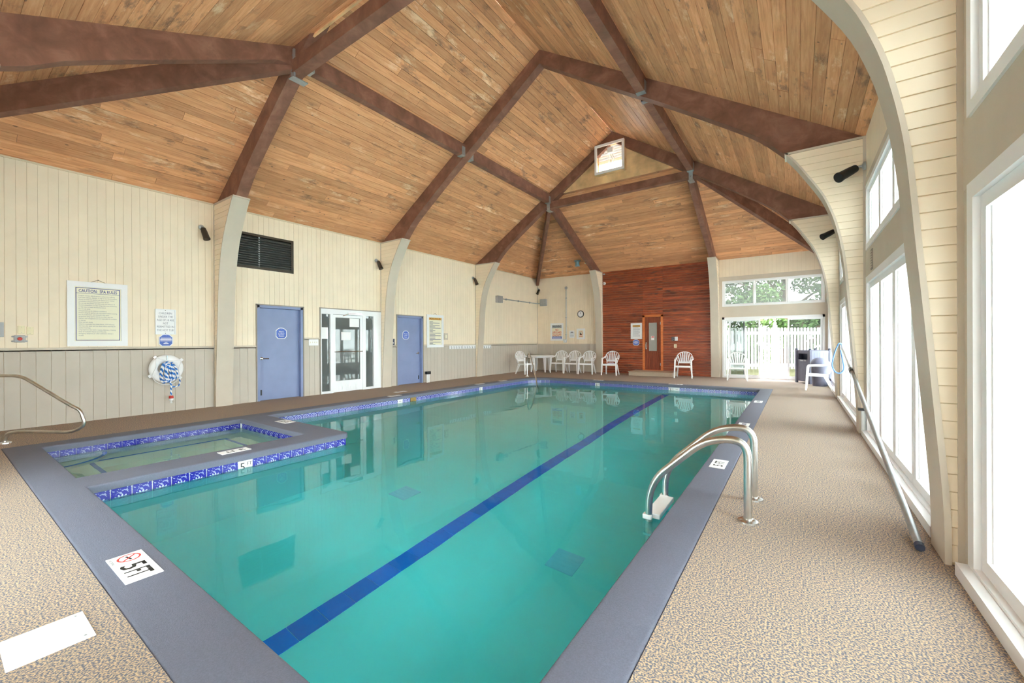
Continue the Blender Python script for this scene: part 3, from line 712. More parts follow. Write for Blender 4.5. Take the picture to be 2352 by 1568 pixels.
def casing(parent, Xm, o, wd=.025, mt='taupe_gap', d=.03):
    b = MB(); u0, u1, z0, z1 = o
    ub(b, Xm, u0-wd, u0, 0, d, 0, z1+wd); ub(b, Xm, u1, u1+wd, 0, d, 0, z1+wd); ub(b, Xm, u0-wd, u1+wd, 0, d, z1, z1+wd); return b.build('casing', mt, parent)
def steel_door(n, o, label, hinge_right, sign):
    u0, u1, z0, z1 = o
    d = thing('door_%d' % n, label, 'door', kind='structure'); casing(d, LXm, o)
    b = MB(); f = .055
    for a, c in ((u0, u0+f), (u1-f, u1)): ub(b, LXm, a, c, -.13, .02, 0, z1)
    ub(b, LXm, u0, u1, -.13, .02, z1-f, z1); b.build('frame', 'blue_door', d)
    q = MB(); ub(q, LXm, u0, u1, -.16, -.14, -.05, z1); q.build('backing', 'black', d)  # unseen black sheet added to stop daylight leaking under the door
    s = MB(); ub(s, LXm, u0+f, u1-f, -.115, -.07, .004, z1-f-.004); sl = s.build('slab', 'blue_door', d, bevel=.004)
    uh = u0+f+.075 if hinge_right else u1-f-.075; dr = 1 if hinge_right else -1
    h = MB(); h.lathe([(.034, 0), (.034, .012), (.014, .02), (.014, .05)], (XL-.07, uh, .95), 16, (1, 0, 0)); h.tube(round_path([(XL-.022, uh, .95), (XL-.016, uh+dr*.02, .95), (XL-.018, uh+dr*.13, .945)], .02), .011, 8)
    h.build('lever_handle', 'chrome', d, True)
    uk = u0+f+.06 if hinge_right else u1-f-.06
    MB().box(XL-.07, XL-.055, uk-.012, uk+.012, .12, .24).build('kick_stop', 'black', d)
    return d
steel_door(1, DM, "blue grey steel door marked Men's Locker Room under the louvre vent", True, None)
steel_door(3, DW, "blue grey steel door marked Women's Locker Room beside the framed pool rules", False, None)

# storefront entrance
d2 = thing('door_2', 'white aluminium glass entrance door with two sidelights and papers taped on', 'door', kind='structure'); casing(d2, LXm, DS)
gx = [lw(px, 800)[0] for px in (737, 759, 765, 832.6, 840, 858, 875)]
b = MB(); z1 = DS[3]
for a, c in ((DS[0], gx[0]+.02), (gx[1], gx[2]-.002), (gx[3]+.002, gx[4]), (gx[5], DS[1])): ub(b, LXm, a, c, -.06, .03, 0, z1-.13)
ub(b, LXm, DS[0], DS[1], -.06, .032, z1-.13, z1); ub(b, LXm, gx[0]+.02, gx[1], -.055, .026, 0, .06); ub(b, LXm, gx[4], gx[5], -.055, .026, 0, .06)
b.build('frame', 'white_metal', d2)
for a, c in ((gx[0]+.02, gx[1]), (gx[4], gx[5])):
    b = MB(); ub(b, LXm, a, c, -.03, -.024, .06, z1-.13); b.build('sidelight_pane', 'pane_grey', d2)
lf = MB(); a, c = gx[2], gx[3]; s = .07
for q0, q1 in ((a, a+s), (c-s, c)): ub(lf, LXm, q0, q1, -.03, .022, .01, z1-.14)
ub(lf, LXm, a+s, c-s, -.03, .022, .01, .30); ub(lf, LXm, a+s, c-s, -.03, .022, z1-.21, z1-.14)
leaf = lf.build('door_leaf', 'white_metal', d2)
b = MB(); ub(b, LXm, a+s, c-s, -.012, -.006, .30, z1-.21); b.build('pane', 'pane_grey', leaf)
MB().tube([(XL+.05, a+.02, 1.06), (XL+.05, c-.02, 1.06)], .012, 8).build('push_bar', 'chrome', leaf, True)
q = MB(); ub(q, LXm, (a+c)/2-.02, c-.04, .022, .07, z1-.12, z1-.07); q.tube([(XL+.06, c-.15, z1-.09), (XL+.14, (a+c)/2-.02, z1-.10), (XL+.03, a+.28, z1-.16)], .009, 6); q.build('closer', 'chrome', leaf)
for nm, (p0, p1, py0, py1), off in (('paper', (738, 755, 751, 778), 0), ('paper', (804, 826, 731, 751), 0), ('paper', (785, 807, 762, 781), 0)):
    (ya, za), (yb, zb) = lw(p0, py0), lw(p1, py1)
    pp = MB(); ub(pp, LXm, ya, yb, -.023 if p0 < 760 else -.005, -.021 if p0 < 760 else -.003, zb, za)
    o = pp.build('taped_notice', 'white'); tag(o, 'white paper notice taped to the glass, ' + {738: 'on the sidelight next to the light switch', 804: 'high on the door pane', 785: 'low on the door pane'}[p0], 'notice', 'paper notices on the entrance')
v = MB(); ub(v, LXm, DS[0]-.4, DS[1]+.4, -1.8, -1.75, 0, 2.6); ub(v, LXm, DS[0]-.4, DS[0]-.35, -1.75, -.15, 0, 2.6); ub(v, LXm, DS[1]+.35, DS[1]+.4, -1.75, -.15, 0, 2.6); ub(v, LXm, DS[0]-.4, DS[1]+.4, -1.8, -.15, 2.6, 2.65); ub(v, LXm, DS[0]-.4, DS[1]+.4, -1.8, -.15, -.05, 0)
tag(v.build('wall_vestibule', 'grey_box'), 'plain grey vestibule behind the glass entrance', 'wall', kind='structure')

# louvre vent
lv = thing('louvre_vent', 'black metal louvre vent high on the cream wall above the locker room door', 'vent', mtx=LW(LV[0], LV[2], -.018))
W_, H_ = LV[1]-LV[0], LV[3]-LV[2]
q = MB(); q.box(-.03, W_+.03, -.03, .02, -.1, .022); q.box(-.03, W_+.03, H_-.02, H_+.03, -.1, .022); q.box(-.03, .02, 0, H_, -.1, .022); q.box(W_-.02, W_+.03, 0, H_, -.1, .022); q.build('frame', 'dark_bronze', lv)
MB().box(0, W_, 0, H_, -.12, -.1).build('backing', 'black', lv)
sl = MB(); sl.hexa([(.02, 0, -.03), (W_-.02, 0, -.03), (W_-.02, -.045, .016), (.02, -.045, .016)], [(.02, .006, -.03), (W_-.02, .006, -.03), (W_-.02, -.039, .016), (.02, -.039, .016)])
s0 = None
for i in range(13):
    if s0 is None: o = sl.build('slat', 'louvre', lv); s0 = o.data
    else: o = link('slat', s0, None, lv)
    o.location = (0, .075+i*.05, 0)
MB().box(.57, .60, .02, H_-.02, -.02, -.012).build('link_bar', 'grey_box', lv)

# far wall: taupe dado bay, sauna wall, glazed bay
SD = (-5.0, -4.235, .15, 2.31)
WU, WD = (-2.19, .71, 2.50, 3.40), (-2.19, .71, 0.0, 2.12)
SX0, SX1 = -6.68, -2.54
opsF = [SD, WU, WD]
wf = wall_slab('wall_far', FXm, XL-.14, XR+.14, opsF, 'cream_gap', 'end wall of cream siding, dark red sauna boards and windows')
vboards(wf, FXm, XL, SX0, .1, 1.18, ZE, [], 'cream'); 
vboards(wf, FXm, XL+.02, SX0-.0, .135, 0, 1.17, [], 'taupe', 'dado_board', .012)
b = MB(); ub(b, FXm, XL, SX0, -.002, .032, 1.158, 1.198); b.build('dado_rail', 'trim', wf)
b = MB(); ub(b, FXm, XL, XL+.035, 0, .03, 0, ZE-.2); b.build('corner_strip', 'trim', wf)
hboards(wf, FXm, SX0, SX1, .0925, .0, ZE, [SD], 'sauna', 21, 'sauna_board')
vboards(wf, FXm, -2.3, XR, .115, 3.55, ZE, [], 'cream')
b = MB(); ub(b, FXm, SX0, SX1, -.01, .002, 0, ZE)
b = MB()
for c in cells(-2.3, XR, 0, 3.55, [WU, WD]): ub(b, FXm, c[0], c[1], 0, .016, c[2], c[3])
b.build('window_surround', 'trim', wf)
# sauna door
d4 = thing('door_4', 'reddish wooden sauna door with a tall narrow window and orange frame', 'door', kind='structure')
u0, u1, z0, z1 = SD
b = MB(); f = .075
ub(b, FXm, u0-.01, u0+f, -.06, .045, z0, z1); ub(b, FXm, u1-f, u1+.01, -.06, .045, z0, z1); ub(b, FXm, u0-.01, u1+.01, -.06, .045, z1-f, z1+.01); b.build('frame', 'sauna_frame', d4)
gw = (u0+.225, u1-.225, z0+.76, z1-.30)
pl = [(u0+f, gw[0]-.02), (gw[1]+.02, u1-f)]
for a, c in pl:
    n = 2
    for i in range(n):
        w_ = (c-a)/n; q = MB(); ub(q, FXm, a+i*w_+.001, a+(i+1)*w_-.001, -.04, .012, z0+.03, z1-f); q.build('door_board', 'sauna_door', d4)
for zz0, zz1 in ((z0+.03, gw[2]-.02), (gw[3]+.02, z1-f)):
    for i in range(4):
        w_ = (gw[1]-gw[0]+.04)/4; q = MB(); ub(q, FXm, gw[0]-.02+i*w_+.001, gw[0]-.02+(i+1)*w_-.001, -.04, .012, zz0, zz1); q.build('door_board', 'sauna_door', d4)
q = MB(); g = .025
for a, c, p, r in ((gw[0]-g, gw[0], gw[2]-g, gw[3]+g), (gw[1], gw[1]+g, gw[2]-g, gw[3]+g), (gw[0], gw[1], gw[2]-g, gw[2]), (gw[0], gw[1], gw[3], gw[3]+g)): ub(q, FXm, a, c, -.03, .022, p, r)
q.build('glazing_bead', 'sauna_door', d4)
q = MB(); ub(q, FXm, gw[0], gw[1], -.015, -.009, gw[2], gw[3]); pn = q.build('pane', 'pane_sauna', d4)
q = MB(); ub(q, FXm, u0, u1, -.8, -.75, z0, z1); q.build('sauna_interior_board', 'grey_box', d4)
uh = u0+f+.05; q = MB(); q.tube(round_path([(uh, YF-.012, 1.02), (uh, YF-.06, 1.02), (uh, YF-.06, 1.2), (uh, YF-.012, 1.2)], .03), .012, 8); ub(q, FXm, uh-.02, uh+.02, .012, .018, .98, 1.05); ub(q, FXm, uh-.02, uh+.02, .012, .018, 1.17, 1.24); q.build('pull_handle', 'chrome', d4, True)
for zz in (z1-.33, z0+.25):
    q = MB(); ub(q, FXm, u1-f-.03, u1-f+.03, .012, .022, zz-.05, zz+.05); q.build('hinge', 'galv', d4)
q = MB(); ub(q, FXm, u0, u1, -.05, .05, z0-.04, z0+.03); q.build('threshold', 'sauna_frame', d4)

# glazing
def window(n, label, Xm, u0, u1, z0, z1, div, pane, fr=.06, st=.05, kindname='window', sill=.0, dep=(-.11, .03)):
    r = thing('%s_%d' % (kindname, n), label, kindname, kind='structure')
    b = MB()
    ub(b, Xm, u0, u0+fr, dep[0], dep[1], z0, z1); ub(b, Xm, u1-fr, u1, dep[0], dep[1], z0, z1); ub(b, Xm, u0+fr, u1-fr, dep[0], dep[1], z1-fr, z1); ub(b, Xm, u0+fr, u1-fr, dep[0], dep[1], z0, z0+fr)
    if sill: ub(b, Xm, u0, u1, dep[1], dep[1]+sill, z0, z0+fr*.8)
    b.build('window_frame', 'white', r)
    ua, uc = u0+fr, u1-fr; wd = (uc-ua)/div if isinstance(div, int) else None
    for i in range(div):
        a, c = ua+i*wd, ua+(i+1)*wd; q = MB()
        ub(q, Xm, a+.003, a+st, -.07, -.0, z0+fr, z1-fr); ub(q, Xm, c-st, c-.003, -.07, -.0, z0+fr, z1-fr); ub(q, Xm, a+st, c-st, -.07, -.0, z1-fr-st, z1-fr); ub(q, Xm, a+st, c-st, -.07, -.0, z0+fr, z0+fr+st)
        for e0, e1 in ((a+st, a+st+.012), (c-st-.012, c-st)): ub(q, Xm, e0, e1, -.055, -.02, z0+fr+st, z1-fr-st)
        s_ = q.build('sash', 'white', r)
        q = MB(); ub(q, Xm, a+st, c-st, -.045, -.039, z0+fr+st, z1-fr-st); q.build('pane', pane, s_)
    return r
window(1, 'row of three white framed windows above the patio door', FXm, *WU, 3, 'pane_haze', .05, .035)
# sliding patio door, middle bay slid open
d5 = thing('door_5', 'white sliding glass patio door standing partly open to the lawn', 'door', kind='structure')
u0, u1, z0, z1 = WD; b = MB(); fr = .06
ub(b, FXm, u0, u0+fr, -.12, .035, 0, z1); ub(b, FXm, u1-fr, u1, -.12, .035, 0, z1); ub(b, FXm, u0, u1, -.12, .035, z1-.08, z1); ub(b, FXm, u0, u1, -.12, .04, 0, .05); b.build('door_frame', 'white', d5)
for a, c, dd in ((u0+fr, -1.50, -.09), (-1.98, -1.04, -.03), (-.27, u1-fr, -.09)):
    q = MB(); s = .05
    for e0, e1 in ((a, a+s), (c-s, c)): ub(q, FXm, e0, e1, dd, dd+.04, .05, z1-.08)
    ub(q, FXm, a+s, c-s, dd, dd+.04, .05, .12); ub(q, FXm, a+s, c-s, dd, dd+.04, z1-.14, z1-.08)
    p_ = q.build('door_panel', 'white', d5)
    q = MB(); ub(q, FXm, a+s, c-s, dd+.017, dd+.023, .12, z1-.14); q.build('pane', 'pane_dimmed', p_)
q = MB(); ub(q, FXm, -1.08, -1.055, .01, .04, .92, 1.12); q.build('pull_handle', 'grey_box', d5)

# window wall
bays = [(YN+.05, YA[0]-.13), (YC[0]+.14+.12, YA[1]-.15), (YC[1]+.14+.1, YA[2]-.12), (YC[2]+.14+.1, YF-.25)]
ZL, ZH0, ZH1, ZU = .0, 2.17, 2.54, 3.42
opsR = [(a, c, ZL, ZH0) for a, c in bays]+[(a, c, ZH1, ZU) for a, c in bays]
wr = wall_slab('wall_right', RXm, YN-.14, YF+.14, opsR, 'trim', 'window wall with taupe header bands and cream siding above')
for i, (a, c) in enumerate(bays):
    vboards(wr, RXm, a-.1, c+.1, .115, 3.55, ZE, [], 'cream')
    for nm, p, q_ in (('header_band', ZH0, ZH1), ('upper_band', ZU, 3.55)):
        b = MB(); ub(b, RXm, a-.12, c+.12, 0, .015, p, q_); b.build(nm, 'trim', wr)
    for e0, e1 in ((a-.12, a), (c, c+.12)):
        b = MB(); ub(b, RXm, e0, e1, 0, .012, 0, ZH0); b.build('jamb_board', 'trim', wr)
        b = MB(); ub(b, RXm, e0, e1, 0, .012, ZH1, ZU); b.build('jamb_board', 'trim', wr)
    where = ['beside the hot tub end', 'between the first two window wall piers', 'between the second and third window wall piers', 'by the grey trash bin'][i]
    window(2+2*i, 'tall fogged white framed windows ' + where, RXm, a, c, ZL, ZH0, 4, 'pane_fog', .09, .075, sill=.05)
    window(3+2*i, 'upper fogged white framed windows ' + where, RXm, a, c, ZH1, ZU, 4, 'pane_fog', .07, .06)
# unseen wall behind the camera, with windows added to light the room
opsN = [(-6.45, -2.7, 0, 2.12), (-6.45, -2.7, 2.5, 3.4)]
wn = wall_slab('wall_near', NXm, XL-.14, XR+.14, opsN, 'cream', 'cream end wall behind the hot tub rail')
vboards(wn, NXm, -2.3, XR, .2, 0, ZE, opsN, 'cream')
vboards(wn, NXm, XL, -7.0, .2, 0, ZE, [], 'cream')
window(10, 'tall unseen windows added in the hot tub end wall to light the room', NXm, *opsN[0], 4, 'pane_fog', .07, .05); window(11, 'upper unseen windows added in the hot tub end wall to light the room', NXm, *opsN[1], 4, 'pane_fog', .05, .04)

# ================================================================== outside
tag(MB().box(-40, XL-.14, -30, 60, -.3, -.12).box(XR+.14, 50, -30, 60, -.3, -.12).box(XL-.14, XR+.14, YF+.14, 60, -.3, -.12).box(XL-.14, XR+.14, -30, YN-.14, -.3, -.12).build('lawn', 'lawn'), 'sunlit grass lawn outside the windows', 'lawn', kind='structure')
tag(MB().box(XR+.15, 9, -9, 16, -.12, -.03).box(XL, XR+.15, -9, YN-.15, -.12, -.03).build('bounce_terrace', 'concrete'), 'unseen pale concrete slab added outside to bounce daylight indoors', 'bounce_terrace', kind='structure')  # unseen pale slab added to bounce daylight up to the ceiling
fd = Vector((math.cos(YAW), math.sin(YAW), 0)); fp = CAMP+_F*18.6+_R2*(FPX*0+603/FPX*18.6); fp.z = -.12
fe = thing('picket_fence', 'white picket fence with round topped pickets beyond the patio door', 'fence', mtx=frame_mtx(fp, fd, (-fd.y, fd.x, 0), (0, 0, 1)))
pk = MB().prism([(-.045, .12), (.045, .12), (.045, 1.95)]+arc(0, 1.95, .045, 0, 180, 6)[1:], (-.012, .012), 1); p0 = None
for i in range(-26, 30):
    if i == 0: continue
    if p0 is None: o = pk.build('picket', 'fence', fe); p0 = o.data
    else: o = link('picket', p0, None, fe)
    o.location = (i*.149, -.05, 0)
for zz in (.22, 1.68): MB().box(-3.9, 4.4, -.03, .03, zz, zz+.14).build('rail', 'fence', fe)
for xx in (-2.4, 0, 2.4):
    q = MB(); q.box(xx-.065, xx+.065, -.1, .03, 0, 2.06); q.lathe([(.085, 2.06), (.085, 2.10), (.04, 2.12), (.06, 2.17), (.05, 2.22), (.0, 2.32)], (xx, -.035, 0), 10); q.build('post', 'fence', fe)
def tree(loc, h, r, label, seed, mt, n=8000, crown0=.3, nm='tree'):
    rg = random.Random(seed); t = thing(nm, label, nm, loc, group=nm+'s beyond the fence')
    q = MB(); q.tube([(0, 0, 0), (.1, 0, h*.3), (-.05, .1, h*.6), (0, 0, h*.85)], [.26, .22, .14, .05], 9)
    for k in range(6):
        a = rg.uniform(0, 6.28); z = h*rg.uniform(.3, .6); q.tube([(0, 0, z), (math.cos(a)*r*.4, math.sin(a)*r*.4, z+h*.12), (math.cos(a)*r*.75, math.sin(a)*r*.75, z+h*.18)], [.1, .06, .02], 6)
    q.build('trunk', 'bark', t, True)
    blobs = []
    for k in range(26):
        a = rg.uniform(0, 6.28); zz = rg.uniform(crown0, .95); rr = r*math.sqrt(max(0, 1-((zz-.58)/.5)**2))*rg.uniform(.3, .95); blobs.append((math.cos(a)*rr, math.sin(a)*rr, zz*h, rg.uniform(.16, .3)*r))
    V_, F_ = [], []
    for k in range(n):
        bx, by, bz, br = rg.choice(blobs); d = Vector((rg.gauss(0, 1), rg.gauss(0, 1), rg.gauss(0, 1))).normalized()*br*rg.uniform(.55, 1.05)
        c = Vector((bx, by, bz))+d; s = rg.uniform(.09, .16); e1 = Vector((rg.gauss(0, 1), rg.gauss(0, 1), rg.gauss(0, 1))).normalized(); e2 = e1.orthogonal().normalized()*.55
        i = len(V_); V_ += [tuple(c-e1*s), tuple(c+e2*s), tuple(c+e1*s), tuple(c-e2*s)]; F_.append((i, i+1, i+2, i+3))
    me = bpy.data.meshes.new('foliage'); me.from_pydata(V_, [], F_); me.update(); f_ = link('foliage', me, mt, t); f_['kind'] = 'stuff'
tree((-4.5, 27, -.12), 8.5, 3.2, 'broad green tree beyond the fence on the sauna side', 1, 'leaf')
tree((-.6, 28, -.12), 9, 3.4, 'broad green tree with thick trunk behind the middle fence post', 2, 'leaf_pale')
tree((2.3, 30, -.12), 9.0, 3.6, 'broad green tree beyond the fence on the trash bin side', 3, 'leaf')
for k, (x, yy) in enumerate(((-4.6, 25.6), (-2.2, 26.0), (.2, 27.0), (2.6, 28.0), (5.2, 29.0))):
    tree((x, yy, -.12), 2.9, 1.5, 'low leafy green shrub growing behind the white picket fence', 20+k, 'leaf_pale' if k % 2 else 'leaf', 2200, .12, 'shrub')

# ================================================================== signs on the walls
def framed(name, label, mtx, W, H, fw_, glass=False, inner='ivory', cat='sign', wire=False, ft='white'):
    r = thing(name, label, cat, mtx=mtx)          # origin: lower left corner of the frame
    f = MB()
    f.box(0, fw_, 0, H, 0, .03); f.box(W-fw_, W, 0, H, 0, .03); f.box(fw_, W-fw_, 0, fw_, 0, .03); f.box(fw_, W-fw_, H-fw_, H, 0, .03); f.build('frame', ft, r)
    PAN[r.name] = MB().box(fw_*.9, W-fw_*.9, fw_*.9, H-fw_*.9, .004, .012).build('panel', inner, r)
    if glass: MB().box(fw_, W-fw_, fw_, H-fw_, .021, .024).build('glass', 'sign_glass', r)
    if wire:
        MB().tube([(W*.36, H-.005, .004), (W*.5, H+.045, .004), (W*.64, H-.005, .004)], .003, 5).build('hanging_wire', 'dark_bronze', r)
        MB().lathe([(.008, 0), (.006, .02)], (W*.5, H+.045, -.001), 8).build('nail', 'dark_bronze', r)
    return r
def badge(label, mtx, W, H, words, parent_name='plaque', rows=()):
    r = thing(parent_name, label, 'sign', mtx=mtx)      # origin: centre
    def outline(k):
        w, h = W/2*k, H/2*k
        return [(-w, -h*.62), (-w*.62, -h), (w*.62, -h), (w, -h*.62), (w, h*.5), (w*.62, h*.82)]+[(w*.62*math.cos(t), h*.82+h*.18*math.sin(t)) for t in (.6, 1.2, 1.57, 1.94, 2.5)]+[(-w*.62, h*.82), (-w, h*.5)]
    MB().prism(outline(1), (0, .008)).build('rim', 'white', r); PAN[r.name] = MB().prism(outline(.88), (.008, .011)).build('face', 'sign_blue', r)
    lines(r, [(-W*k/2, H*(.14-.11*i), W*k) for i, k in enumerate(rows)], 'white', .0125, H*.05)
    for s, y, h in words: text(r, s, 0, y*H, h*H, 'white', z=.0125, bold=.01)
    text(r, 'v', 0, .34*H, .06*H, 'white', z=.0125)
    return r

# spa rules
(y0, zt), (y1, zb) = lw(153, 643), lw(291, 797)
sr = framed('spa_rules_sign', 'large white framed spa rules board with dense navy text behind glass', LW(y0, 1.265), y1-y0+.01, 1.085, .085, True, 'ivory', wire=True)
W, H = y1-y0+.01, 1.085
bd = MB(); a, c, p, q_ = .098, W-.098, .098, H-.098; t_ = .010
bd.box(a, a+t_, p, q_, .0125, .0135); bd.box(c-t_, c, p, q_, .0125, .0135); bd.box(a, c, p, p+t_, .0125, .0135); bd.box(a, c, q_-t_, q_, .0125, .0135); bd.box(a, c, q_-.098, q_-.093, .0125, .0135); bd.build('printed_border', 'navy_text', sr)
text(sr, 'CAUTION:  SPA RULES', W/2, q_-.078, .05, 'navy_text', W-.27, .0135, bold=.015)
RULES = ['Pregnant women, elderly persons, and persons suffering', 'from heart disease, diabetes, or high or low blood pressure', 'should not enter the spa/hot tub without prior medical', 'consultation and permission from their doctor.',
 'Do not use the spa/hot tub while under the influence of', 'alcohol, tranquilizers, or other drugs that cause drowsiness', 'or that raise or lower the blood pressure.', 'Do not use alone.', 'Unsupervised use by children is prohibited.',
 'Persons using the spa/hot tub must shower before entering.', 'No oils, body lotion, and minerals in the water.', 'All persons using spa/hot tub do so at their own risk.', 'Owners and management are not responsible for accidents', 'or injuries.', 'Enter and exit slowly.',
 'Observe reasonable time limits (that is, 10-15 minutes),', 'then leave the water and cool down before returning for', 'another brief stay.', 'Long exposure may result in nausea, dizziness, or fainting.', 'Keep all breakable objects out of the area.', 'Emergency telephone (or other notification device) is', 'located']
for i, s in enumerate(RULES): text(sr, s, a+.035, q_-.145-i*.0318, .0185, 'grey_text', None, .0135, 'LEFT', kx=.0195)
# hot tub age sign
(y0, zt), (y1, zb) = lw(356, 709), lw(403, 768)
ks = framed('hot_tub_age_sign', 'small white sign with faint grey text about children and the hot tub', LW(y0, zb), y1-y0, zt-zb, .014, False, 'white', ft='white_metal')
W, H = y1-y0, zt-zb
for i, s in enumerate(['CHILDREN', 'UNDER THE', 'AGE OF 18 ARE', 'NOT', 'PERMITTED IN', 'THE HOT TUB!']): text(ks, s, W/2, H*.80-i*H*.134, .038, 'grey_text', min(W*.84, .034*len(s)*.72), .0135)
for zz in (H*.95, H*.045): MB().lathe([(.007, .012), (.005, .016)], (W/2, zz, 0), 8).build('screw', 'dark_bronze', ks)
yb_, zb_ = lw(381, 781); badge('blue plaque with white text hung under the hot tub age sign', LW(yb_, zb_), .215, .235, [], rows=(.75, .8, .8, .2, .35))
bm_ = badge("blue plaque reading Men's Locker Room on the steel door", LW(lw(650, 765)[0], lw(650, 765)[1], -.085), .25, .26, [("Men's", .08, .13), ('Locker', -.11, .13), ('Room', -.30, .13)])
bw_ = badge("blue plaque reading Women's Locker Room on the steel door", LW(lw(936, 769)[0], lw(936, 769)[1], -.085), .25, .27, [("Women's", .08, .12), ('Locker', -.11, .12), ('Room', -.30, .12)])
# pool rules
(y0, zt), (y1, zb) = lw(979.5, 721), lw(1018, 797)
pr = framed('pool_rules_sign', 'tall white framed pool rules board hung on a wire', LW(y0, zb), y1-y0, zt-zb-.01, .085, False, 'ivory', wire=True)
W, H = y1-y0, zt-zb-.01
MB().box(.09, W-.09, H-.17, H-.095, .012, .0128).build('title_band', 'orange_label', pr); text(pr, 'POOL RULES', W/2, H-.158, .055, 'black_text', W-.27, .0135, bold=.01)
rg = random.Random(31); lines(pr, [(.125, H-.235-i*.042, (W-.25)*rg.choice((.3, .5, .75, .9, 1, 1))) for i in range(19)], h=.018)
# warning sign etc. on the end wall
def fsign(px0, px1, py0, py1): (x0, z1_), (x1, z0_) = fw(px0, py0), fw(px1, py1); return x0, x1, z0_, z1_
x0, x1, z0, z1 = fsign(1265, 1294, 742.5, 782)
ws = framed('lifeguard_warning_sign', 'white framed warning sign reading no lifeguard on duty', FW(x0, z0), x1-x0, z1-z0, .07, False, 'ivory'); W, H = x1-x0, z1-z0
MB().box(.075, W-.075, H-.22, H-.08, .012, .0128).build('title_band', 'grey_box', ws); text(ws, 'WARNING', W/2, H-.195, .09, 'black_text', W-.19, .0135, bold=.01)
for s, yy in (('NO', H-.34), ('LIFEGUARD', H-.46), ('ON DUTY', H-.58)): text(ws, s, W/2, yy, .09, 'red', min(W-.18, .075*len(s)), .0135, bold=.015)
MB().box(.075, W-.075, .075, .19, .012, .0128).build('footer_band', 'sign_blue', ws); lines(ws, [(.1, .14, W-.22), (.1, .095, W-.2)], 'white', h=.02)
x0, x1, z0, z1 = fsign(1308, 1319.5, 759, 775.5); pn = thing('paper_notice', 'small white paper notice between the two framed end wall signs', 'notice', mtx=FW(x0, z0)); W, H = x1-x0, z1-z0
MB().box(0, W, 0, H, 0, .004).build('sheet', 'white', pn); lines(pn, [(W*.22, H*.72, W*.56)], 'black_text', .005, .03); lines(pn, [(W*.13, H*.55-i*.045, W*.74) for i in range(4)], z=.005)
x0, x1, z0, z1 = fsign(1325, 1344, 754.5, 779); pg = framed('prohibition_sign', 'small white framed sign with a red ringed dark pictogram', FW(x0, z0), x1-x0, z1-z0, .075, False, 'ivory'); W, H = x1-x0, z1-z0
def ring(parent, cx, cyy, R, r, mt, z=.0135, name='red_ring', sy=1):
    o_, i_ = arc(0, 0, R, 0, 360, 24)[:-1], arc(0, 0, r, 0, 360, 24)[:-1]; b = MB(); k = 24
    b.v = [(cx+x, cyy+y*sy, z) for x, y in o_]+[(cx+x, cyy+y*sy, z) for x, y in i_]; b.f = [(j, (j+1) % k, k+(j+1) % k, k+j) for j in range(k)]
    me = bpy.data.meshes.new(name); me.from_pydata(b.v, [], b.f); me.update(); return link(name, me, mt, parent)
ring(pg, W/2, H*.58, .085, .072, 'red'); MB().prism([(W/2-.05, H*.42), (W/2+.05, H*.42), (W/2+.055, H*.5), (W/2+.02, H*.5), (W/2+.01, H*.66), (W/2-.015, H*.66), (W/2-.02, H*.52), (W/2-.05, H*.55)], (.0125, .0132)).build('pictogram', 'black_text', pg)
lines(pg, [(W*.3, H*.30, W*.4), (W*.3, H*.24, W*.4)], 'red', h=.014)
x0, x1, z0, z1 = fsign(1449, 1475, 742, 778.5); sg = framed('sauna_rules_sign', 'white framed sauna rules sign with orange heading by the sauna door', FW(x0, z0), x1-x0, z1-z0, .055, False, 'white'); W, H = x1-x0, z1-z0
MB().box(.075, W-.075, H-.155, H-.08, .012, .0128).build('title_band', 'orange_label', sg); text(sg, 'WARNING', W/2, H-.14, .045, 'black_text', W*.5, .0135, bold=.01)
lines(sg, [(.085, H-.2-i*.04, (W-.17)*(1 if i % 3 else .8)) for i in range(9)])
p = fw(1461, 786); badge('blue plaque under the white sauna rules sign', FW(p[0], p[1]), .25, .235, [], rows=(.5, .7, .7, .5))
p = fw(1499, 776); st_ = thing('window_sticker', 'small white and red sticker on the sauna door pane', 'sticker', mtx=FW(p[0]-.06, p[1]-.08, -.0085)); MB().box(0, .12, 0, .16, 0, .002).build('sheet', 'white', st_); MB().box(.015, .105, .09, .15, .002, .003).build('red_label', 'red', st_); lines(st_, [(.025, .112, .07)], 'white', .0036)

# ================================================================== wall fittings
def plate(name, label, mtx, W, H, mt, cat, d=.01, extra=None, grp=None):
    r = thing(name, label, cat, mtx=mtx, group=grp); MB().box(0, W, 0, H, 0, d).build('cover', mt, r, bevel=.003)
    if extra: extra(r, W, H, d)
    return r
def screws(r, W, H, d):
    for yy in (H*.15, H*.85): MB().lathe([(.004, d), (.003, d+.002)], (W/2, yy, 0), 6).build('screw', 'galv', r)
for p0, p1, w in (((41, 748), (57, 766), 'nearer the alarm box'), ((61, 750), (77, 768), 'nearer the spa rules board')):
    (ya, za), (yb, zb) = lw(*p0), lw(*p1); plate('cover_plate', 'ivory blank wall plate ' + w, LW(ya, zb), yb-ya, za-zb, 'ivory_plate', 'wall plate', extra=screws, grp='ivory wall plates')
p = lw(45, 778); es = thing('emergency_stop', 'red push button on a grey round eared housing below ivory plates', 'button', mtx=LW(p[0], p[1])); MB().box(-.06, .06, -.055, .055, 0, .03).build('housing', 'grey_box', es, bevel=.012); 
for a in range(4): MB().lathe([(.014, 0), (.014, .02)], (.068*(1 if a % 2 else -1), .035*(1 if a > 1 else -1), 0), 8).build('ear', 'grey_box', es)
MB().lathe([(.022, .03), (.026, .05), (.02, .06)], (0, 0, 0), 16).build('button', 'red', es, True)
p = lw(3, 757); plate('alarm_box', 'grey metal box on cream wall at the hot tub end', LW(p[0]-.08, p[1]-.11), .1, .22, 'grey_box', 'box', .06)
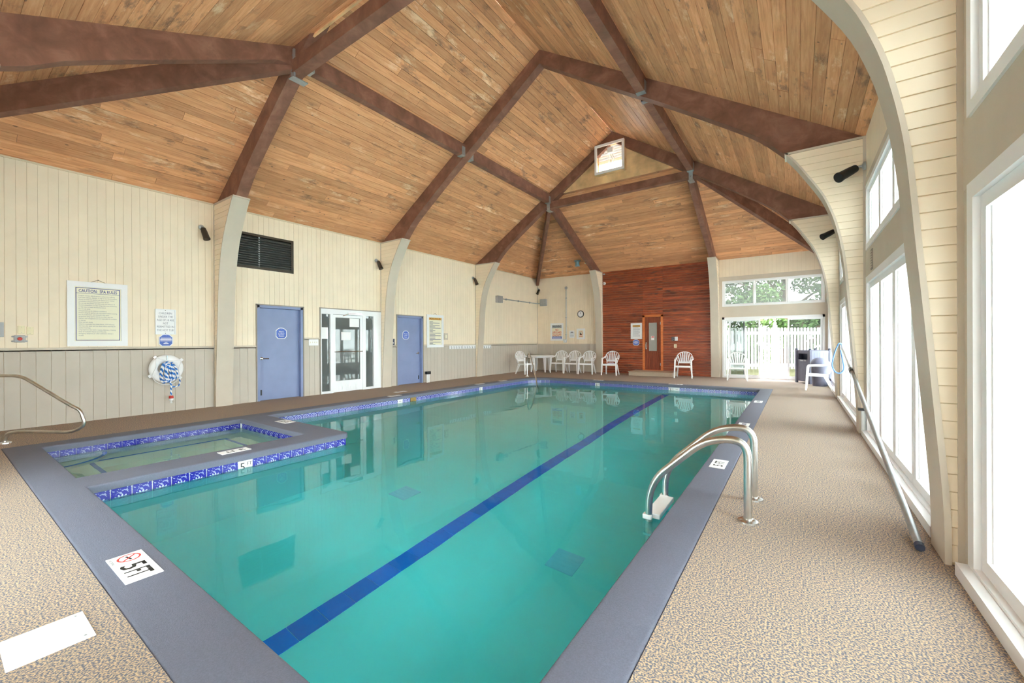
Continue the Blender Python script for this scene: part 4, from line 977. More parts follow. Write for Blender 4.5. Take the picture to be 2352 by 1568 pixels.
def sw4(r, W, H, d):
    for i in range(4): MB().box(W*(.17+i*.22)-.006, W*(.17+i*.22)+.006, H*.38, H*.62, d, d+.008).build('toggle', 'ivory', r)
(ya, za), (yb, zb) = lw(709, 779), lw(731, 793); plate('switch_plate', 'white four gang light switch between steel door and glass entrance', LW(ya, zb), yb-ya, za-zb, 'white', 'switch', extra=sw4)
(ya, za), (yb, zb) = lw(1019.5, 765), lw(1028, 780); plate('switch_box', 'beige boxed switch beside the framed pool rules', LW(ya, zb), yb-ya, za-zb, 'trim', 'switch', .02, lambda r, W, H, d: MB().box(W*.2, W*.65, H*.25, H*.75, d, d+.02).build('rocker', 'ivory', r))
(ya, za), (yb, zb) = lw(897.5, 778), lw(906.5, 794); hcs = plate('access_sign', 'small dark square sign with white wheelchair symbol by the steel door', LW(ya, zb), yb-ya, za-zb, 'bin_dark', 'sign', .006)
W, H = yb-ya, za-zb; ring(hcs, W/2-.008, H*.42, .034, .025, 'white', .0068, 'wheel'); MB().box(W/2-.012, W/2-.002, H*.42, H*.72, .006, .007).build('torso', 'white', hcs); MB().box(W/2-.01, W/2+.035, H*.40, H*.46, .006, .007).build('thigh', 'white', hcs); MB().lathe([(.012, .006), (.012, .007)], (W/2-.008, H*.8, 0), 10).build('head', 'white', hcs); MB().box(W*.1, W*.9, .008, .02, .006, .007).build('caption_bar', 'white', hcs)
def hooks(label, ya, yb, z, n):
    r = thing('coat_hook_rail', label, 'hook rail', mtx=LW(ya, z-.05, .015), group='coat hook rails'); W = yb-ya
    MB().box(0, W, 0, .12, 0, .015).build('board', 'white', r)
    hk = MB().tube(round_path([(0, .09, .015), (0, .09, .05), (0, .02, .03), (0, .015, .055), (0, .05, .06)], .015, 3), .006, 6); me = None
    for i in range(n):
        if me is None: o = hk.build('hook', 'galv', r, True); me = o.data
        else: o = link('hook', me, None, r)
        o.location = (W*(i+.6)/(n+.2), 0, 0)
ya, yb, yc_, yd = lw(1031, 798)[0], lw(1061, 798)[0], lw(1062, 798)[0], lw(1091, 798)[0]
hooks('white coat hook rail next to the framed pool rules', ya, yb, 1.105, 5); hooks('white coat hook rail ending at the shallow end pier', yc_, yd, 1.105, 5)
hooks('white coat hook rail past the shallow end pier', lw(1107, 798)[0], lw(1127, 798)[0], 1.095, 4)
def spot(label, base, aim, s=1.0, lensm='lens', body='dark_bronze'):
    t = thing('spotlight', label, 'lamp', base, group='wall spotlights'); aim = Vector(aim).normalized(); b0 = Vector(base)
    MB().lathe([(.05*s, 0), (.05*s, .02*s), (.02*s, .035*s)], (0, 0, 0), 14, t_out(base)).build('mount', 'galv', t, True)
    k = t_out(base)*.07*s; MB().tube([t_out(base)*.02*s, k, k+aim*.04*s], .014*s, 8).build('knuckle', 'galv', t, True)
    bl = MB().lathe([(.02*s, 0), (.045*s, .02*s), (.052*s, .1*s), (.056*s, .22*s), (.062*s, .24*s), (.062*s, .26*s), (.05*s, .26*s)], k+aim*.02*s, 18, aim).build('barrel', body, t, True)
    MB().lathe([(.05*s, 0), (.05*s, .002)], k+aim*(.02+.255)*s, 18, aim).build('lens', lensm, bl)
def t_out(b):
    if b[0] < XL+.3: return Vector((1, 0, 0))
    if b[0] > XR-.3 and b[1] < YF-.5: return Vector((0, -1, 0)) if False else Vector((-1, 0, 0))
    return Vector((0, -1, 0))
for (px, py), nm in (((462, 522), 'beside the hot tub pier'), ((864, 598), 'beside the middle pier'), ((1086, 638), 'beside the shallow end pier')):
    p = lw(px, py); spot('small bronze wall spotlight on cream wall ' + nm, (XL+.018, p[0], p[1]), (.34, .14, -.85))
p = fw(1236, 664); spot('small bronze wall spotlight near the corner above the conduit', (p[0], YF-.018, p[1]), (-.1, -.45, -.75))
spot('black wall spotlight on the middle pier of the window wall', (XR-.02, YA[1]-.10, 3.72), (-.75, -.55, -.5), 1.15, body='black'); spot('black wall spotlight on the shallow end pier of the window wall', (XR-.02, YA[2]-.10, 3.76), (-.75, -.5, -.45), 1.15, body='black')
# conduit boxes and conduit
p = lw(1143.5, 687.5); c1 = thing('junction_box', 'grey junction box on the locker room wall near the corner', 'junction box', mtx=LW(p[0], p[1]), group='grey junction boxes'); MB().box(-.16, .16, -.13, .13, 0, .12).build('housing', 'grey_box', c1, bevel=.01); MB().box(-.165, .165, -.135, .135, .12, .132).build('lid', 'galv', c1)
q2 = fw(1250, 695); c2_ = thing('junction_box', 'grey junction box on the end wall near the corner', 'junction box', mtx=FW(q2[0], q2[1]), group='grey junction boxes'); MB().box(-.15, .15, -.15, .15, 0, .12).build('housing', 'grey_box', c2_, bevel=.01); MB().box(-.155, .155, -.155, .155, .12, .132).build('lid', 'galv', c2_)
zc = q2[1]-.03
cd = thing('conduit', 'grey electrical conduit joining the two junction boxes around the corner', 'conduit', (0, 0, 0)); MB().tube(round_path([(XL+.05, p[0]+.16, zc), (XL+.05, YF-.05, zc), (q2[0]-.15, YF-.05, zc)], .08), .02, 8).build('tube', 'galv', cd, True)
for yy in (13.7, 14.6, 15.5): MB().box(XL+.018, XL+.075, yy-.02, yy+.02, zc-.035, zc+.035).build('clamp', 'galv', cd)
a, bq = fw(1301, 661), fw(1301, 783); vc = thing('conduit', 'vertical grey conduit with round cap above the end wall signs', 'conduit', (0, 0, 0)); xx = bq[0]; MB().tube([(xx, YF-.04, bq[1]+.05), (xx, YF-.04, a[1])], .018, 8).build('tube', 'galv', vc, True); MB().lathe([(.06, 0), (.06, .03), (.045, .05)], (xx, YF-.018, a[1]), 14, (0, -1, 0)).build('round_cap', 'galv', vc, True)
for zz in (1.6, 2.35, 3.2): MB().box(xx-.035, xx+.035, YF-.062, YF-.018, zz-.015, zz+.015).build('clamp', 'galv', vc)
MB().box(xx-.13, xx+.02, YF-.07, YF-.018, bq[1]-.07, bq[1]+.08).build('switch_box', 'pipe', vc, bevel=.008); MB().box(xx-.04, xx-.005, YF-.078, YF-.07, bq[1]-.03, bq[1]+.05).build('switch', 'white', vc)
p = fw(1334, 721); ck = thing('wall_clock', 'round black rimmed wall clock showing twelve', 'clock', mtx=FW(p[0], p[1]))
q = MB(); k = 28; R = .15
q.lathe([(R-.03, .0), (R, .0), (R, .03), (R-.012, .04), (R-.028, .03)], (0, 0, 0), k); q.build('rim', 'black', ck, True); MB().lathe([(R-.028, .024), (R-.028, .032)], (0, 0, 0), k).build('face', 'white', ck)
MB().box(-.006, .006, 0, .09, .033, .036).build('hand', 'black', ck); MB().box(-.008, .008, 0, .06, .036, .039).build('hand', 'black', ck)
for i in range(12): a = i*math.pi/6; text(ck, str(i or 12), math.sin(a)*.098, math.cos(a)*.098-.009, .02, 'black_text', None, .0335)
# sauna wall fittings
p = fw(1387.5, 651); sc_ = thing('security_camera', 'small white round camera high on the sauna wall', 'camera', mtx=FW(p[0]+.02, p[1])); MB().lathe([(.06, 0), (.06, .03), (.05, .06), (.02, .08)], (0, 0, 0), 16).build('dome', 'white', sc_, True); MB().lathe([(.02, .08), (.015, .086)], (0, 0, 0), 10).build('lens', 'bin_dark', sc_)
p = fw(1386, 630); sn = thing('corner_sensor', 'tiny grey sensor box at the top corner of the sauna wall', 'sensor', mtx=FW(p[0]+.03, p[1])); MB().box(-.04, .04, -.03, .03, 0, .05).build('housing', 'grey_box', sn, bevel=.008)
x0, x1, z0, z1 = fsign(1426, 1446, 755, 766.5); sv = framed('sauna_vent', 'small brown wooden framed vent slot in the sauna boards', FW(x0, z0), x1-x0, z1-z0, .03, False, 'sauna_door', 'vent', ft='sauna')
x0, x1, z0, z1 = fsign(1542.5, 1557, 773, 782); cb = thing('control_panel', 'dark and white control box pair above the ivory outlet', 'control box', mtx=FW(x0, z0)); MB().box(0, .115, 0, .14, 0, .015).build('dark_label', 'bin_dark', cb); MB().box(.12, .225, -.005, .145, 0, .04).build('white_box', 'white', cb, bevel=.006)
for xx, yy in ((.03, .03), (.08, .05), (.055, .1), (.09, .11), (.025, .1)): MB().lathe([(.01, .015), (.008, .017)], (xx, yy, 0), 8).build('dot', 'white', cb)
x0, x1, z0, z1 = fsign(1548, 1554.5, 790, 798.5); plate('outlet', 'ivory wall outlet below the sauna control box', FW(x0, z0), x1-x0, z1-z0, 'ivory_plate', 'outlet', extra=lambda r, W, H, d: [MB().box(W*.3, W*.7, H*f_, H*(f_+.25), d, d+.003).build('socket', 'trim', r) for f_ in (.15, .58)])
# ceiling nozzle near the sauna
p = ony(1326, 600, 15.3); zc = ZE+S2*(YF-p.y)-.01; nz = thing('ceiling_nozzle', 'blue grey flanged pipe fitting on the plank ceiling near the corner', 'pipe fitting', (p.x, p.y, zc)); MB().lathe([(.13, 0), (.13, -.03), (.085, -.035), (.085, -.2), (.1, -.2), (.1, -.23), (.0, -.23)], (0, 0, 0), 16).build('flanged_pipe', 'teal_metal', nz, True)
q = ony(1345, 608, 15.5); sd_ = thing('ceiling_sensor', 'tiny ivory sensor beside the flanged ceiling pipe', 'sensor', (q.x, q.y, ZE+S2*(YF-q.y)-.01)); MB().lathe([(.05, 0), (.045, -.03), (.0, -.04)], (0, 0, 0), 12).build('dome', 'ivory', sd_, True)

# exhaust fan in the gable
fn = thing('gable_exhaust_fan', 'white framed exhaust opening with louvres and wiring in the gable', 'vent', mtx=frame_mtx((VX0-.05, g3-.02, VZ0-.05), (1, 0, 0), (0, 0, 1), (0, -1, 0)))
W, H = VX1-VX0+.1, VZ1-VZ0+.1
q = MB()
for a, c, p, r_ in ((0, .07, 0, H), (W-.07, W, 0, H), (.07, W-.07, 0, .07), (.07, W-.07, H-.07, H)): q.box(a, c, p, r_, .14, .18)
q.build('frame', 'white', fn); q = MB()
for a, c, p, r_ in ((0, .03, 0, H), (W-.03, W, 0, H), (.03, W-.03, 0, .03), (.03, W-.03, H-.03, H)): q.box(a, c, p, r_, -.08, .14)
q.build('box_sides', 'ply', fn)
for i in range(7):
    q = MB(); yy = H*.42+i*.075; q.hexa([(.05, yy, -.06), (W-.05, yy, -.06), (W-.05, yy+.06, .0), (.05, yy+.06, .0)], [(.05, yy+.008, -.06), (W-.05, yy+.008, -.06), (W-.05, yy+.068, .0), (.05, yy+.068, .0)]); q.build('louvre_blade', 'grey_box' if i % 2 else 'trim', fn)
MB().box(W*.42, W*.6, H*.68, H*.86, .0, .12).build('motor_box', 'white', fn, bevel=.01)
for i, (xa, xb_) in enumerate(((.5, .55), (.53, .62), (.47, .42))): MB().tube(round_path([(W*xa, H*.7, .06), (W*xb_, H*.5, .08), (W*(xb_+.04), H*.4, .05), (W*(xb_-.05), H*.33, .06)], .08), .009, 6).build('cable', 'white', fn, True)
q = MB(); 
for i in range(4): q.box(W*.08, W*.92, H*(.12+.09*i)-.004, H*(.12+.09*i)+.004, -.02, -.012)
q.box(W*.48, W*.5, .05, H*.5, -.02, -.01); q.build('guard_bars', 'galv', fn)

# ================================================================== rescue gear
def rope(name, pts, r, mt, parent, freq=7.0, seg=8):
    b = MB(); b.tube(pts, r, seg, False); me = bpy.data.meshes.new(name); me.from_pydata(b.v, [], b.f); me.update()
    L_ = [0]; P = [Vector(p) for p in pts]
    for i in range(1, len(P)): L_.append(L_[-1]+(P[i]-P[i-1]).length)
    uvl = me.uv_layers.new(name='UVMap')
    for poly in me.polygons:
        js = [me.loops[l].vertex_index % seg for l in poly.loop_indices]
        for l in poly.loop_indices:
            vi = me.loops[l].vertex_index; j = vi % seg
            if max(js)-min(js) > seg/2 and j == 0: j = seg
            uvl.data[l].uv = (L_[vi//seg]*freq, j/seg*.628)
    return link(name, me, mt, parent, True)
p = lw(379.5, 846); RC = (p[0], p[1])
lr = thing('life_ring', 'white foam life ring hanging on the taupe dado', 'life ring', mtx=LW(p[0], p[1], .005))
q = MB(); K, S_ = 36, 14; Rm, rm = .196, .068
for i in range(K):
    a = 2*math.pi*i/K
    for j in range(S_):
        t = 2*math.pi*j/S_; rr = Rm+rm*math.cos(t); q.v.append((rr*math.cos(a), rr*math.sin(a), .06+.052*math.sin(t)))
for i in range(K):
    for j in range(S_): q.f.append((i*S_+j, i*S_+(j+1) % S_, ((i+1) % K)*S_+(j+1) % S_, ((i+1) % K)*S_+j))
q.build('foam_ring', 'foam_ring', lr, True)
sa = [128, 35, 208, 318]
for a in sa:
    q = MB()
    for da in (-8, 0, 8):
        aa = math.radians(a+da)
        for j in range(S_):
            t = 2*math.pi*j/S_; rr = Rm+(rm+.005)*math.cos(t); q.v.append((rr*math.cos(aa), rr*math.sin(aa), .06+.057*math.sin(t)))
    for i in range(2):
        for j in range(S_): q.f.append((i*S_+j, i*S_+(j+1) % S_, (i+1)*S_+(j+1) % S_, (i+1)*S_+j))
    ca = math.radians(a); q.bar((math.cos(ca)*(Rm+rm-.01), math.sin(ca)*(Rm+rm-.01), .07), (math.cos(ca)*(Rm+rm+.035), math.sin(ca)*(Rm+rm+.035), .07), .05, .03)
    q.build('strap', 'white', lr)
for a0, a1, rr in ((128, 208, .17), (208, 318, .30), (318, 395, .17), (35, 128, .14)):
    pts = []
    for i in range(13):
        t = i/12; a = math.radians(a0+(a1-a0)*t); bow = math.sin(math.pi*t); r_ = .255*(1-bow)+rr*bow; pts.append((r_*math.cos(a), r_*math.sin(a), .118+.006*bow))
    MB().tube(pts, .006, 6).build('grab_line', 'white', lr, True)
MB().box(-.009, .009, .165, .245, .11, .128).build('hook', 'galv', lr)
rp = thing('throw_rope', 'coiled blue and white throw rope with red and white float hung in the life ring', 'rope', mtx=LW(p[0], p[1], .12))
rg = random.Random(4)
for i in range(6):
    xo = -.075+.03*i; pts = []
    wd = .045+.012*(i % 3); zo = .012*(i % 3)
    for k in range(29):
        t = 2*math.pi*k/28; pts.append((xo*.75+math.sin(t)*wd*(1.15-.35*math.cos(t)), -.075+math.cos(t)*(.185-.006*i)+(.01 if i % 2 else 0), .022+zo))
    rope('coil', pts, .0135, 'rope', rp)
rope('wrap', [(-.06+.12*k/8, .11+.018*math.sin(k/8*3.14), .055) for k in range(9)], .013, 'rope', rp)
rope('tail', round_path([(.02, -.22, .02), (.05, -.3, .02), (.05, -.4, .01), (.052, -.51, .01)], .03), .0135, 'rope', rp)
rope('loose_loop', round_path([(.15, -.17, .02), (.185, -.21, .02), (.18, -.32, .015), (.12, -.355, .015), (.06, -.34, .012)], .05), .0125, 'rope', rp)
MB().lathe([(.012, 0), (.034, -.008), (.036, -.05), (.036, -.052)], (.053, -.51, .008), 16, (0, 1, 0)).build('float_top', 'red', rp, True); MB().lathe([(.036, -.052), (.034, -.09), (.014, -.098)], (.053, -.51, .008), 16, (0, 1, 0)).build('float_base', 'white', rp, True)
for k in range(3): MB().tube([(.053, -.605, .008), (.045+.01*k, -.63, .006), (.04+.014*k, -.655, .006)], .005, 5).build('frayed_end', 'white', rp)

# ================================================================== steel rails and ladder
def flange(parent, loc, mt='chrome'): MB().lathe([(.068, 0), (.066, .012), (.05, .02), (.034, .024)], loc, 20).build('flange', mt, parent, True)
B_ = onz(10, 1018); hr = thing('spa_handrail', 'bent stainless steel handrail on the deck corner by the hot tub', 'handrail', (B_.x, B_.y, 0), math.radians(45))
pth = [(-.0, 0, 0), (.02, 0, .13), (.14, 0, .15), (.76, 0, .115), (.92, 0, .20), (.86, 0, .41), (.76, 0, .47), (.19, 0, .89), (-.28, 0, .90), (-.62, 0, .78), (-.62, 0, 0)]
MB().tube(round_path(pth, .10, 8), .021, 12).build('rail', 'rusty_steel', hr, True); flange(hr, (0, 0, 0)); flange(hr, (-.62, 0, 0))
ld = thing('pool_ladder', 'stainless steel pool ladder with two curved rails and white treads', 'ladder', (0, 0, 0))
for yy in (3.42, 3.93):
    MB().tube(round_path([(-.30, yy, 0), (-.30, yy, .60), (-.58, yy, .56), (-1.01, yy, .15), (-1.02, yy, -1.25)], .19, 10), .028, 14).build('rail', 'rusty_steel', ld, True); flange(ld, (-.30, yy, .0))
for zz in (-.13, -.42, -.71, -1.0):
    q = MB(); q.box(-1.05, -.93, 3.42+.02, 3.93-.02, zz-.02, zz+.02); q.build('tread', 'plastic', ld, bevel=.006)
    for yy in (3.42, 3.93): MB().box(-1.058, -.985, yy-.03, yy+.03, zz-.02, zz+.022).build('tread_clamp', 'plastic', ld, bevel=.008)
B2 = onz(1211, 864); er = thing('entry_handrail', 'thin stainless steel entry rail at the curved shallow corner', 'handrail', (B2.x, B2.y, 0), math.radians(-45))
MB().tube(round_path([(0, 0, 0), (-.02, 0, .66), (.26, 0, .95), (.67, 0, .70), (1.5, 0, -.05), (1.75, 0, -.9)], .22, 8), .021, 10).build('rail', 'rusty_steel', er, True); flange(er, (0, 0, 0), 'white')

# ================================================================== depth markers on the deck
def marker(label, x, y, ang, W, H, items, sym=False, bars=False):
    r = thing('depth_marker', label, 'depth marker', mtx=FL(x, y, ang, .004)); PAN[r.name] = MB().box(-W/2, W/2, -H/2, H/2, 0, .004).build('plate', 'white', r)
    for s, xx, yy, h, wd in items: text(r, s, xx, yy, h, 'black_text', wd, .0048, bold=.012)
    if bars: lines(r, [(-W*.35, -.03, W*.12), (-W*.12, -.03, W*.1), (W*.05, -.03, W*.3)], 'grey_text', .0048, .06)
    if sym:
        ring(r, sym, .008, .055, .046, 'red', .0048); MB().bar((sym-.036, .008+.036, .0045), (sym+.036, .008-.036, .0045), .008, .001).build('slash', 'red', r); MB().bar((sym-.03, .0, .0042), (sym+.03, .012, .0042), .01, .0006).build('diver', 'black_text', r)
        text(r, 'NO DIVING', sym, -H/2+.008, .012, 'black_text', .085, .0048)
    return r
marker('white 5 FT no diving marker on the hot tub end coping', -3.215, .706, 0, .43, .165, [('5', 0, -.055, .11, .07), ('FT', .11, -.055, .11, .1)], -.14)
marker('white 5 FT marker on the coping beside the ladder', -.69, 4.83, math.pi/2, .34, .145, [('5', -.07, -.045, .09, .06), ('FT', .05, -.045, .09, .09)])
marker('small white depth marker on the coping past the ladder', -.69, 7.28, math.pi/2, .3, .15, [], bars=True); marker('small white depth marker on the coping opposite the shallow end pier', -.69, 10.16, math.pi/2, .32, .15, [], bars=True)
marker('white marker on the coping between hot tub and pool', -5.60, 2.15, -math.pi/2, .31, .16, [('3', -.08, -.045, .09, .06), ('FT', .05, -.045, .09, .09)]); marker('white marker on the coping at the end of the hot tub', -6.96, 3.42, math.pi, .34, .18, [('5 FT', 0, -.045, .09, .24)])
marker('white depth marker on the coping before the glass entrance', -8.04, 6.55, -math.pi/2, .34, .15, [], bars=True); marker('white depth marker on the deck before the steel door', -8.55, 7.15, -math.pi/2, .34, .15, [], bars=True)
marker('white depth marker on the coping before the pool rules board', -8.04, 9.8, -math.pi/2, .34, .15, [], bars=True); marker('white depth marker on the coping before the coat hooks', -8.04, 11.0, -math.pi/2, .34, .15, [], bars=True)
marker('white depth marker on the coping before the towel chair', -5.45, 12.87, math.pi, .34, .15, [], bars=True); marker('white depth marker on the coping before the sauna step', -3.0, 12.87, math.pi, .4, .15, [], bars=True)
sk = thing('deck_cover', 'plain white rectangular cover lying on the speckled deck', 'cover', (-2.745, .313, 0)); MB().box(-.14, .14, -.13, .13, 0, .006).build('plate', 'white', sk, bevel=.002)
for a in (-1, 1): MB().lathe([(.006, .006), (.004, .008)], (a*.11, .1, 0), 8).build('screw', 'galv', sk)

# ================================================================== chairs and table
def make_chair():
    r = thing('patio_chair', 'chair', 'chair', group='white plastic patio chairs')
    q = MB(); xs = 6; ys = 7
    for layer, dz in ((0, 0), (1, -.018)):
        for i in range(xs+1):
            for j in range(ys+1):
                x = -1+2*i/xs; t = j/ys; hw = .235-.03*t; y = -.27+.47*t; z = .42-.02*t-.012*(1-x*x)*(t > .05)-(.03 if j == 0 else 0)
                q.v.append((x*hw, y+(-.012 if j == 0 else 0), z+dz))
    n1 = (xs+1)*(ys+1); id_ = lambda i, j, l: l*n1+i*(ys+1)+j
    for l in (0, 1):
        for i in range(xs):
            for j in range(ys): q.f.append((id_(i, j, l), id_(i+1, j, l), id_(i+1, j+1, l), id_(i, j+1, l)))
    for i in range(xs): q.f += [(id_(i, 0, 0), id_(i+1, 0, 0), id_(i+1, 0, 1), id_(i, 0, 1)), (id_(i, ys, 0), id_(i+1, ys, 0), id_(i+1, ys, 1), id_(i, ys, 1))]
    for j in range(ys): q.f += [(id_(0, j, 0), id_(0, j+1, 0), id_(0, j+1, 1), id_(0, j, 1)), (id_(xs, j, 0), id_(xs, j+1, 0), id_(xs, j+1, 1), id_(xs, j, 1))]
    q.bar((-.25, -.255, .405), (.25, -.255, .405), .03, .05)
    for s in (-1, 1): q.bar((s*.235, -.26, .40), (s*.2, .2, .385), .025, .05)
    q.build('seat', 'plastic', r, True)
    for s in (-1, 1):
        q = MB(); q.hexa([(s*.285-.02, -.30, 0), (s*.285+.02, -.30, 0), (s*.285+.02, -.255, 0), (s*.285-.02, -.255, 0)], [(s*.262-.026, -.265, .63), (s*.262+.026, -.265, .63), (s*.262+.026, -.205, .63), (s*.262-.026, -.205, .63)]); q.build('front_leg', 'plastic', r, bevel=.006)
        q = MB(); q.hexa([(s*.255-.018, .265, 0), (s*.255+.018, .265, 0), (s*.255+.018, .30, 0), (s*.255-.018, .30, 0)], [(s*.205-.024, .07, .40), (s*.205+.024, .07, .40), (s*.205+.024, .17, .40), (s*.205-.024, .17, .40)]); q.build('rear_leg', 'plastic', r, bevel=.006)
        q = MB(); pts = round_path([(s*.262, -.245, .635), (s*.275, -.1, .645), (s*.285, .1, .65), (s*.262, .235, .70)], .06, 4)
        for a, b_ in zip(pts, pts[1:]): q.bar(a, b_, .058, .028)
        q.build('armrest', 'plastic', r)
    # fan back
    def bp(x, z): return (x, .19+.30*(z-.42)-.05*(1-(x/.27)**2)*.0, z)
    rim = [(.195, .44), (.205, .54), (.255, .62), (.268, .70), (.245, .78), (.185, .85), (.10, .892), (0, .905)]
    rim = rim+[(-x, z) for x, z in rim[-2::-1]]
    q = MB(); q2 = [Vector(bp(x, z)) for x, z in rim]; q2 = round_path(q2, .05, 3)
    for a, b_ in zip(q2, q2[1:]): q.bar(a, b_, .022, .046, up=(0, .96, -.29))
    q.build('back_rim', 'plastic', r)
    q = MB(); q.hexa([bp(-.2, .50), bp(.2, .50), (.2, bp(.2, .50)[1]+.018, .50), (-.2, bp(.2, .5)[1]+.018, .50)], [bp(-.2, .555), bp(.2, .555), (.2, bp(.2, .555)[1]+.018, .555), (-.2, bp(.2, .555)[1]+.018, .555)]); q.build('lumbar_bar', 'plastic', r)
    for k in range(-3, 4):
        x0, x1 = k*.052, k*.074; z1 = .895-.016*k*k; q = MB(); q.bar(bp(x0, .54), bp(x1, z1), .037, .012, up=(0, .96, -.29)); q.build('back_slat', 'plastic', r)
    return r
ch0 = make_chair(); used = [False]
def chair(x, y, rz, label):
    c = copy_tree(ch0) if used[0] else ch0
    used[0] = True; c.location = (x, y, 0); c.rotation_euler = (0, 0, math.radians(rz)); c['label'] = label; return c
def mid(a, b_, back=.27):
    A, B = onz(*a), onz(*b_); return ((A+B)/2)
P = onz(1206, 858.3); chair(P.x, P.y, 78, 'white plastic patio chair turned sideways before the round table')
for (a, b_), lab in ((((1263.5, 856.8), (1290.6, 857.6)), 'white plastic patio chair right next to the round table'), (((1294.5, 857.6), (1322.7, 858.7)), 'white plastic patio chair between two others under the wall clock'), (((1328, 859), (1357, 860.2)), 'white plastic patio chair next to the siding pier, last of three in a row'),
        (((1381, 861), (1411.8, 862.6)), 'white plastic patio chair with a towel, before the sauna boards'), (((1548, 867.3), (1586, 869.4)), 'white plastic patio chair at the end of the sauna step'), (((1669.4, 873.5), (1713.3, 874.8)), 'white plastic patio chair in front of the sliding patio door')):
    m_ = mid(a, b_)
    if m_.x < -5: m_ = ony((a[0]+b_[0])/2, 858, 14.88)
    c = chair(m_.x, m_.y+.275, 6, lab)
    if 'towel' in lab: tw = (m_.x, m_.y+.275)
chair(.46, 13.42, -92, 'white plastic patio chair by the trash bin with its back to the window wall')
q = MB(); rg = random.Random(9); n = 14
for i in range(n+1):
    for j in range(n+1):
        x, y = -.15+.30*i/n, -.11+.22*j/n; e = max(0, 1-max(abs(x)/.15, abs(y)/.11)**4); q.v.append((x+.01*math.sin(j*1.7), y+.01*math.sin(i*1.3), e*(.045+.018*math.sin(i*.9+j*.6)+.012*rg.random())))
for i in range(n):
    for j in range(n): q.f.append((i*(n+1)+j, (i+1)*(n+1)+j, (i+1)*(n+1)+j+1, i*(n+1)+j+1))
to = q.build('folded_towel', 'towel', None, True); to.location = (tw[0]+.02, tw[1], .414); to.rotation_euler = (0, 0, .3); tag(to, 'crumpled pale lilac towel on a chair seat', 'towel')
T_ = onz(1242, 854.3); tb = thing('patio_table', 'round white plastic patio table beside the row of chairs', 'table', (T_.x-.14, T_.y+.22, 0))
MB().lathe([(.55, .655), (.575, .66), (.58, .69), (.565, .705), (0.0, .705)], (0, 0, 0), 36).build('table_top', 'plastic', tb, True)
MB().lathe([(.44, .60), (.46, .60), (.46, .66), (.44, .66)], (0, 0, 0), 28).build('apron', 'plastic', tb, True)
for k in range(4):
    a = math.radians(45+90*k+12); q = MB(); c, s = math.cos(a), math.sin(a); q.hexa([(c*.44-.025, s*.44-.025, 0), (c*.44+.025, s*.44-.025, 0), (c*.44+.025, s*.44+.025, 0), (c*.44-.025, s*.44+.025, 0)], [(c*.40-.055, s*.40-.055, .65), (c*.40+.055, s*.40-.055, .65), (c*.40+.055, s*.40+.055, .65), (c*.40-.055, s*.40+.055, .65)]); q.build('leg', 'plastic', tb, bevel=.008)
stp = thing('sauna_step', 'low textured concrete step before the sauna door', 'step', (-4.45, 15.72, 0)); MB().box(-.82, .76, -.42, .47, 0, .135).build('slab', 'step', stp, bevel=.012); MB().box(-.84, .78, -.44, .47, .135, .16).build('tread', 'step', stp, bevel=.008)

# ================================================================== bins by the patio door
B = onz(1861, 882); S = .58; bn = thing('trash_bin', 'grey slatted trash bin with a square opening and post caps', 'bin', mtx=frame_mtx((B.x, B.y, 0), (.82, .57, 0), (-.57, .82, 0), (0, 0, 1)))
q = MB()
for x, y in ((0, 0), (S, 0), (0, S), (S, S)): q.box(x-.03, x+.03, y-.03, y+.03, 0.0, 1.02)
q.build('corner_posts', 'bin', bn)
for x, y in ((0, 0), (S, 0), (0, S), (S, S)): MB().lathe([(.032, 1.02), (.038, 1.035), (.03, 1.055), (.0, 1.06)], (x, y, 0), 10).build('post_cap', 'bin_dark', bn, True)
for i in range(6):
    w_ = (S-.06)/6; MB().box(.03+i*w_+.002, .03+(i+1)*w_-.002, -.01, .012, .1, .93).build('side_slat', 'bin_side', bn)
MB().box(.03, S-.03, -.014, .016, .93, .99).build('side_rail', 'bin_side', bn); MB().box(.03, S-.03, -.014, .016, .05, .1).build('side_rail', 'bin_side', bn)
for i in range(6):
    w_ = (S-.06)/6; MB().box(-.01, .012, .03+i*w_+.002, .03+(i+1)*w_-.002, .06, .66).build('door_slat', 'bin', bn)
q = MB(); q.box(-.014, .014, .03, S-.03, .66, .72); q.box(-.014, .014, .03, S-.03, .90, .99); q.box(-.014, .014, .03, .09, .72, .9); q.box(-.014, .014, S-.09, S-.03, .72, .9); q.build('opening_frame', 'bin', bn)
MB().box(.12, .14, .06, S-.06, .6, .95).build('chute', 'bin_dark', bn); MB().box(.0, S, .0, S, .985, 1.0).build('lid', 'bin', bn); MB().box(S-.012, S+.01, .03, S-.03, .06, .98).build('back_panel', 'bin', bn); MB().box(.03, S-.03, S-.012, S+.01, .06, .98).build('back_panel', 'bin', bn)
tx = bpy.data.objects.new('lettering_mount', None)
bpy.data.objects.remove(tx)
th_ = text(bn, 'THANK YOU', 0, 0, .04, 'white', .26, 0); th_.matrix_local = frame_mtx((-.0155, S/2, .672), (0, -1, 0), (0, 0, 1), (-1, 0, 0)) @ Matrix.Diagonal((th_.scale.x, th_.scale.y, 1, 1))
cn = thing('waste_can', 'tapered dark grey waste can with a domed lid behind the white chair', 'bin', (.52, 14.62, 0)); MB().lathe([(.165, 0), (.175, .01), (.215, .60), (.225, .61), (.225, .64)], (0, 0, 0), 24).build('body', 'bin', cn, True); MB().lathe([(.228, .63), (.222, .68), (.17, .76), (.08, .80), (0, .805)], (0, 0, 0), 24).build('domed_lid', 'bin_side', cn, True)

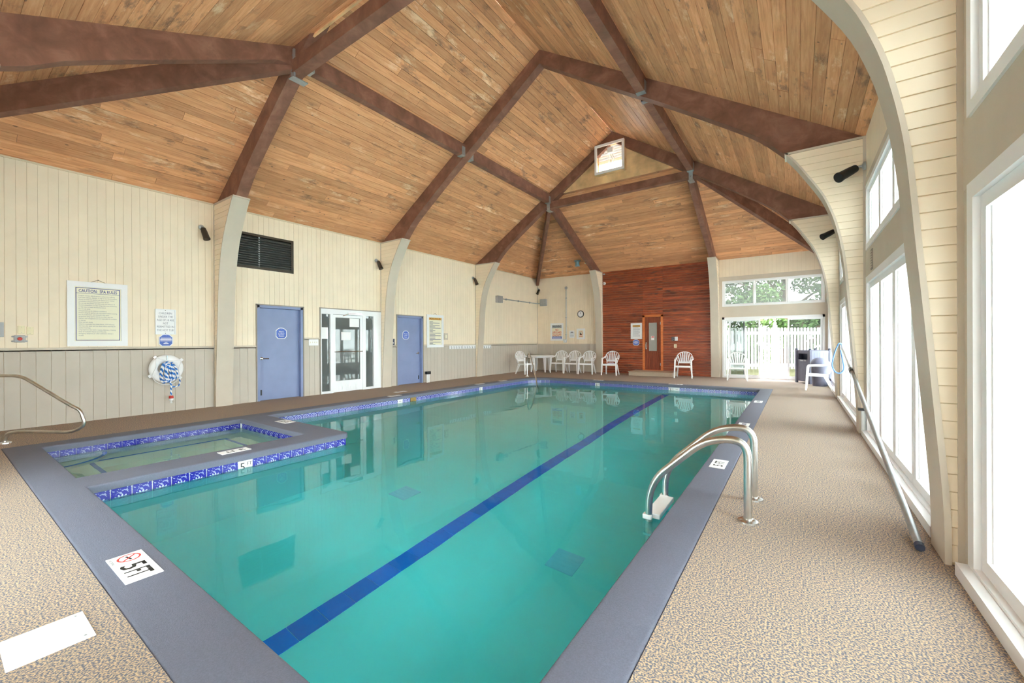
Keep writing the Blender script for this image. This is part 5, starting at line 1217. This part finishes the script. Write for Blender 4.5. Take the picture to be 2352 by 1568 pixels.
# ================================================================== vacuum pole, hose, odds and ends along the window wall
A = onz(2126, 1268); A = Vector((.62, A.y, .03)); T = Vector((.665, 9.62, 1.215)); d = (T-A)
pl = thing('vacuum_pole', 'long grey telescopic pool pole leaning along the window wall', 'pole', (A.x, A.y, 0)); Z3 = Vector((0, 0, .03))
MB().tube([Z3, Z3+d*.72], .0225, 12).build('outer_tube', 'galv', pl, True); MB().tube([Z3+d*.70, Z3+d], .0265, 12).build('upper_tube', 'white_metal', pl, True)
MB().tube([Z3-d*.003, Z3+d*.003], .0245, 12).build('tip', 'bin_dark', pl, True); MB().tube([Z3+d*.69, Z3+d*.715], .034, 12).build('clamp', 'dark_bronze', pl, True)
def hz(px, py): v = ony(px, py, 9.55); return (min(v.x, .74), v.y, v.z)
ho = MB().tube(round_path([tuple(T+Vector((0, -.03, .02)))]+[hz(*p_) for p_ in ((1927, 787), (1918, 806), (1912, 830), (1911, 842), (1918, 854), (1928, 858), (1937, 852), (1939, 843), (1935, 822), (1931, 804))], .12, 5), .012, 8); hos = ho.build('hose_loop', 'hose', None, True); tag(hos, 'thin blue hose looped over the top of the long pole', 'hose')
jb = thing('exposed_jamb', 'bare wooden window jamb strip beside the middle pier', 'trim', (XR-.014, YA[1]-.17, .33)); MB().box(-.012, 0, -.02, .03, 0, 1.82).build('strip', 'raw_jamb', jb)
pp = thing('floor_pipe', 'short white plastic pipe with black bracket standing by the middle pier', 'pipe', (XR-.055, YA[1]-.13, 0)); MB().tube([(0, 0, 0), (0, 0, .34)], .028, 12).build('tube', 'pipe', pp, True); MB().box(-.06, .03, -.05, .05, .34, .37).build('bracket', 'black', pp)
p = onx(2003, 595, XR-.016); vg = thing('header_grille', 'small grey slotted grille on the taupe header band', 'vent', mtx=frame_mtx((XR-.0155, p.y, p.z), (0, -1, 0), (0, 0, 1), (-1, 0, 0))); MB().box(-.07, .07, -.13, .13, 0, .008).build('plate', 'taupe_gap', vg)
for i in range(7): MB().box(-.05, .05, -.105+i*.032, -.09+i*.032, .008, .012).build('slot', 'trim', vg)
p = onz(979, 884.5); bk = thing('brush_holder', 'white tube stand with black cap by the steel door frame', 'stand', (XL+.12, 9.27, 0))
for a in (-.045, 0, .045): MB().tube([(0, a, 0), (0, a, .27)], .017, 10).build('tube', 'white', bk, True)
MB().box(-.05, .05, -.085, .085, .27, .36).build('cap', 'black', bk, bevel=.01)

# put the Empties of things built in room coordinates at the foot of each thing
def rebase(root, loc):
    loc = Vector(loc); root.location = loc
    for ch in root.children: ch.location = ch.location-loc
rebase(ld, (-.66, 3.675, 0)); rebase(cd, (XL+.03, 14.6, 2.9)); rebase(vc, (bq[0], YF-.03, bq[1]))
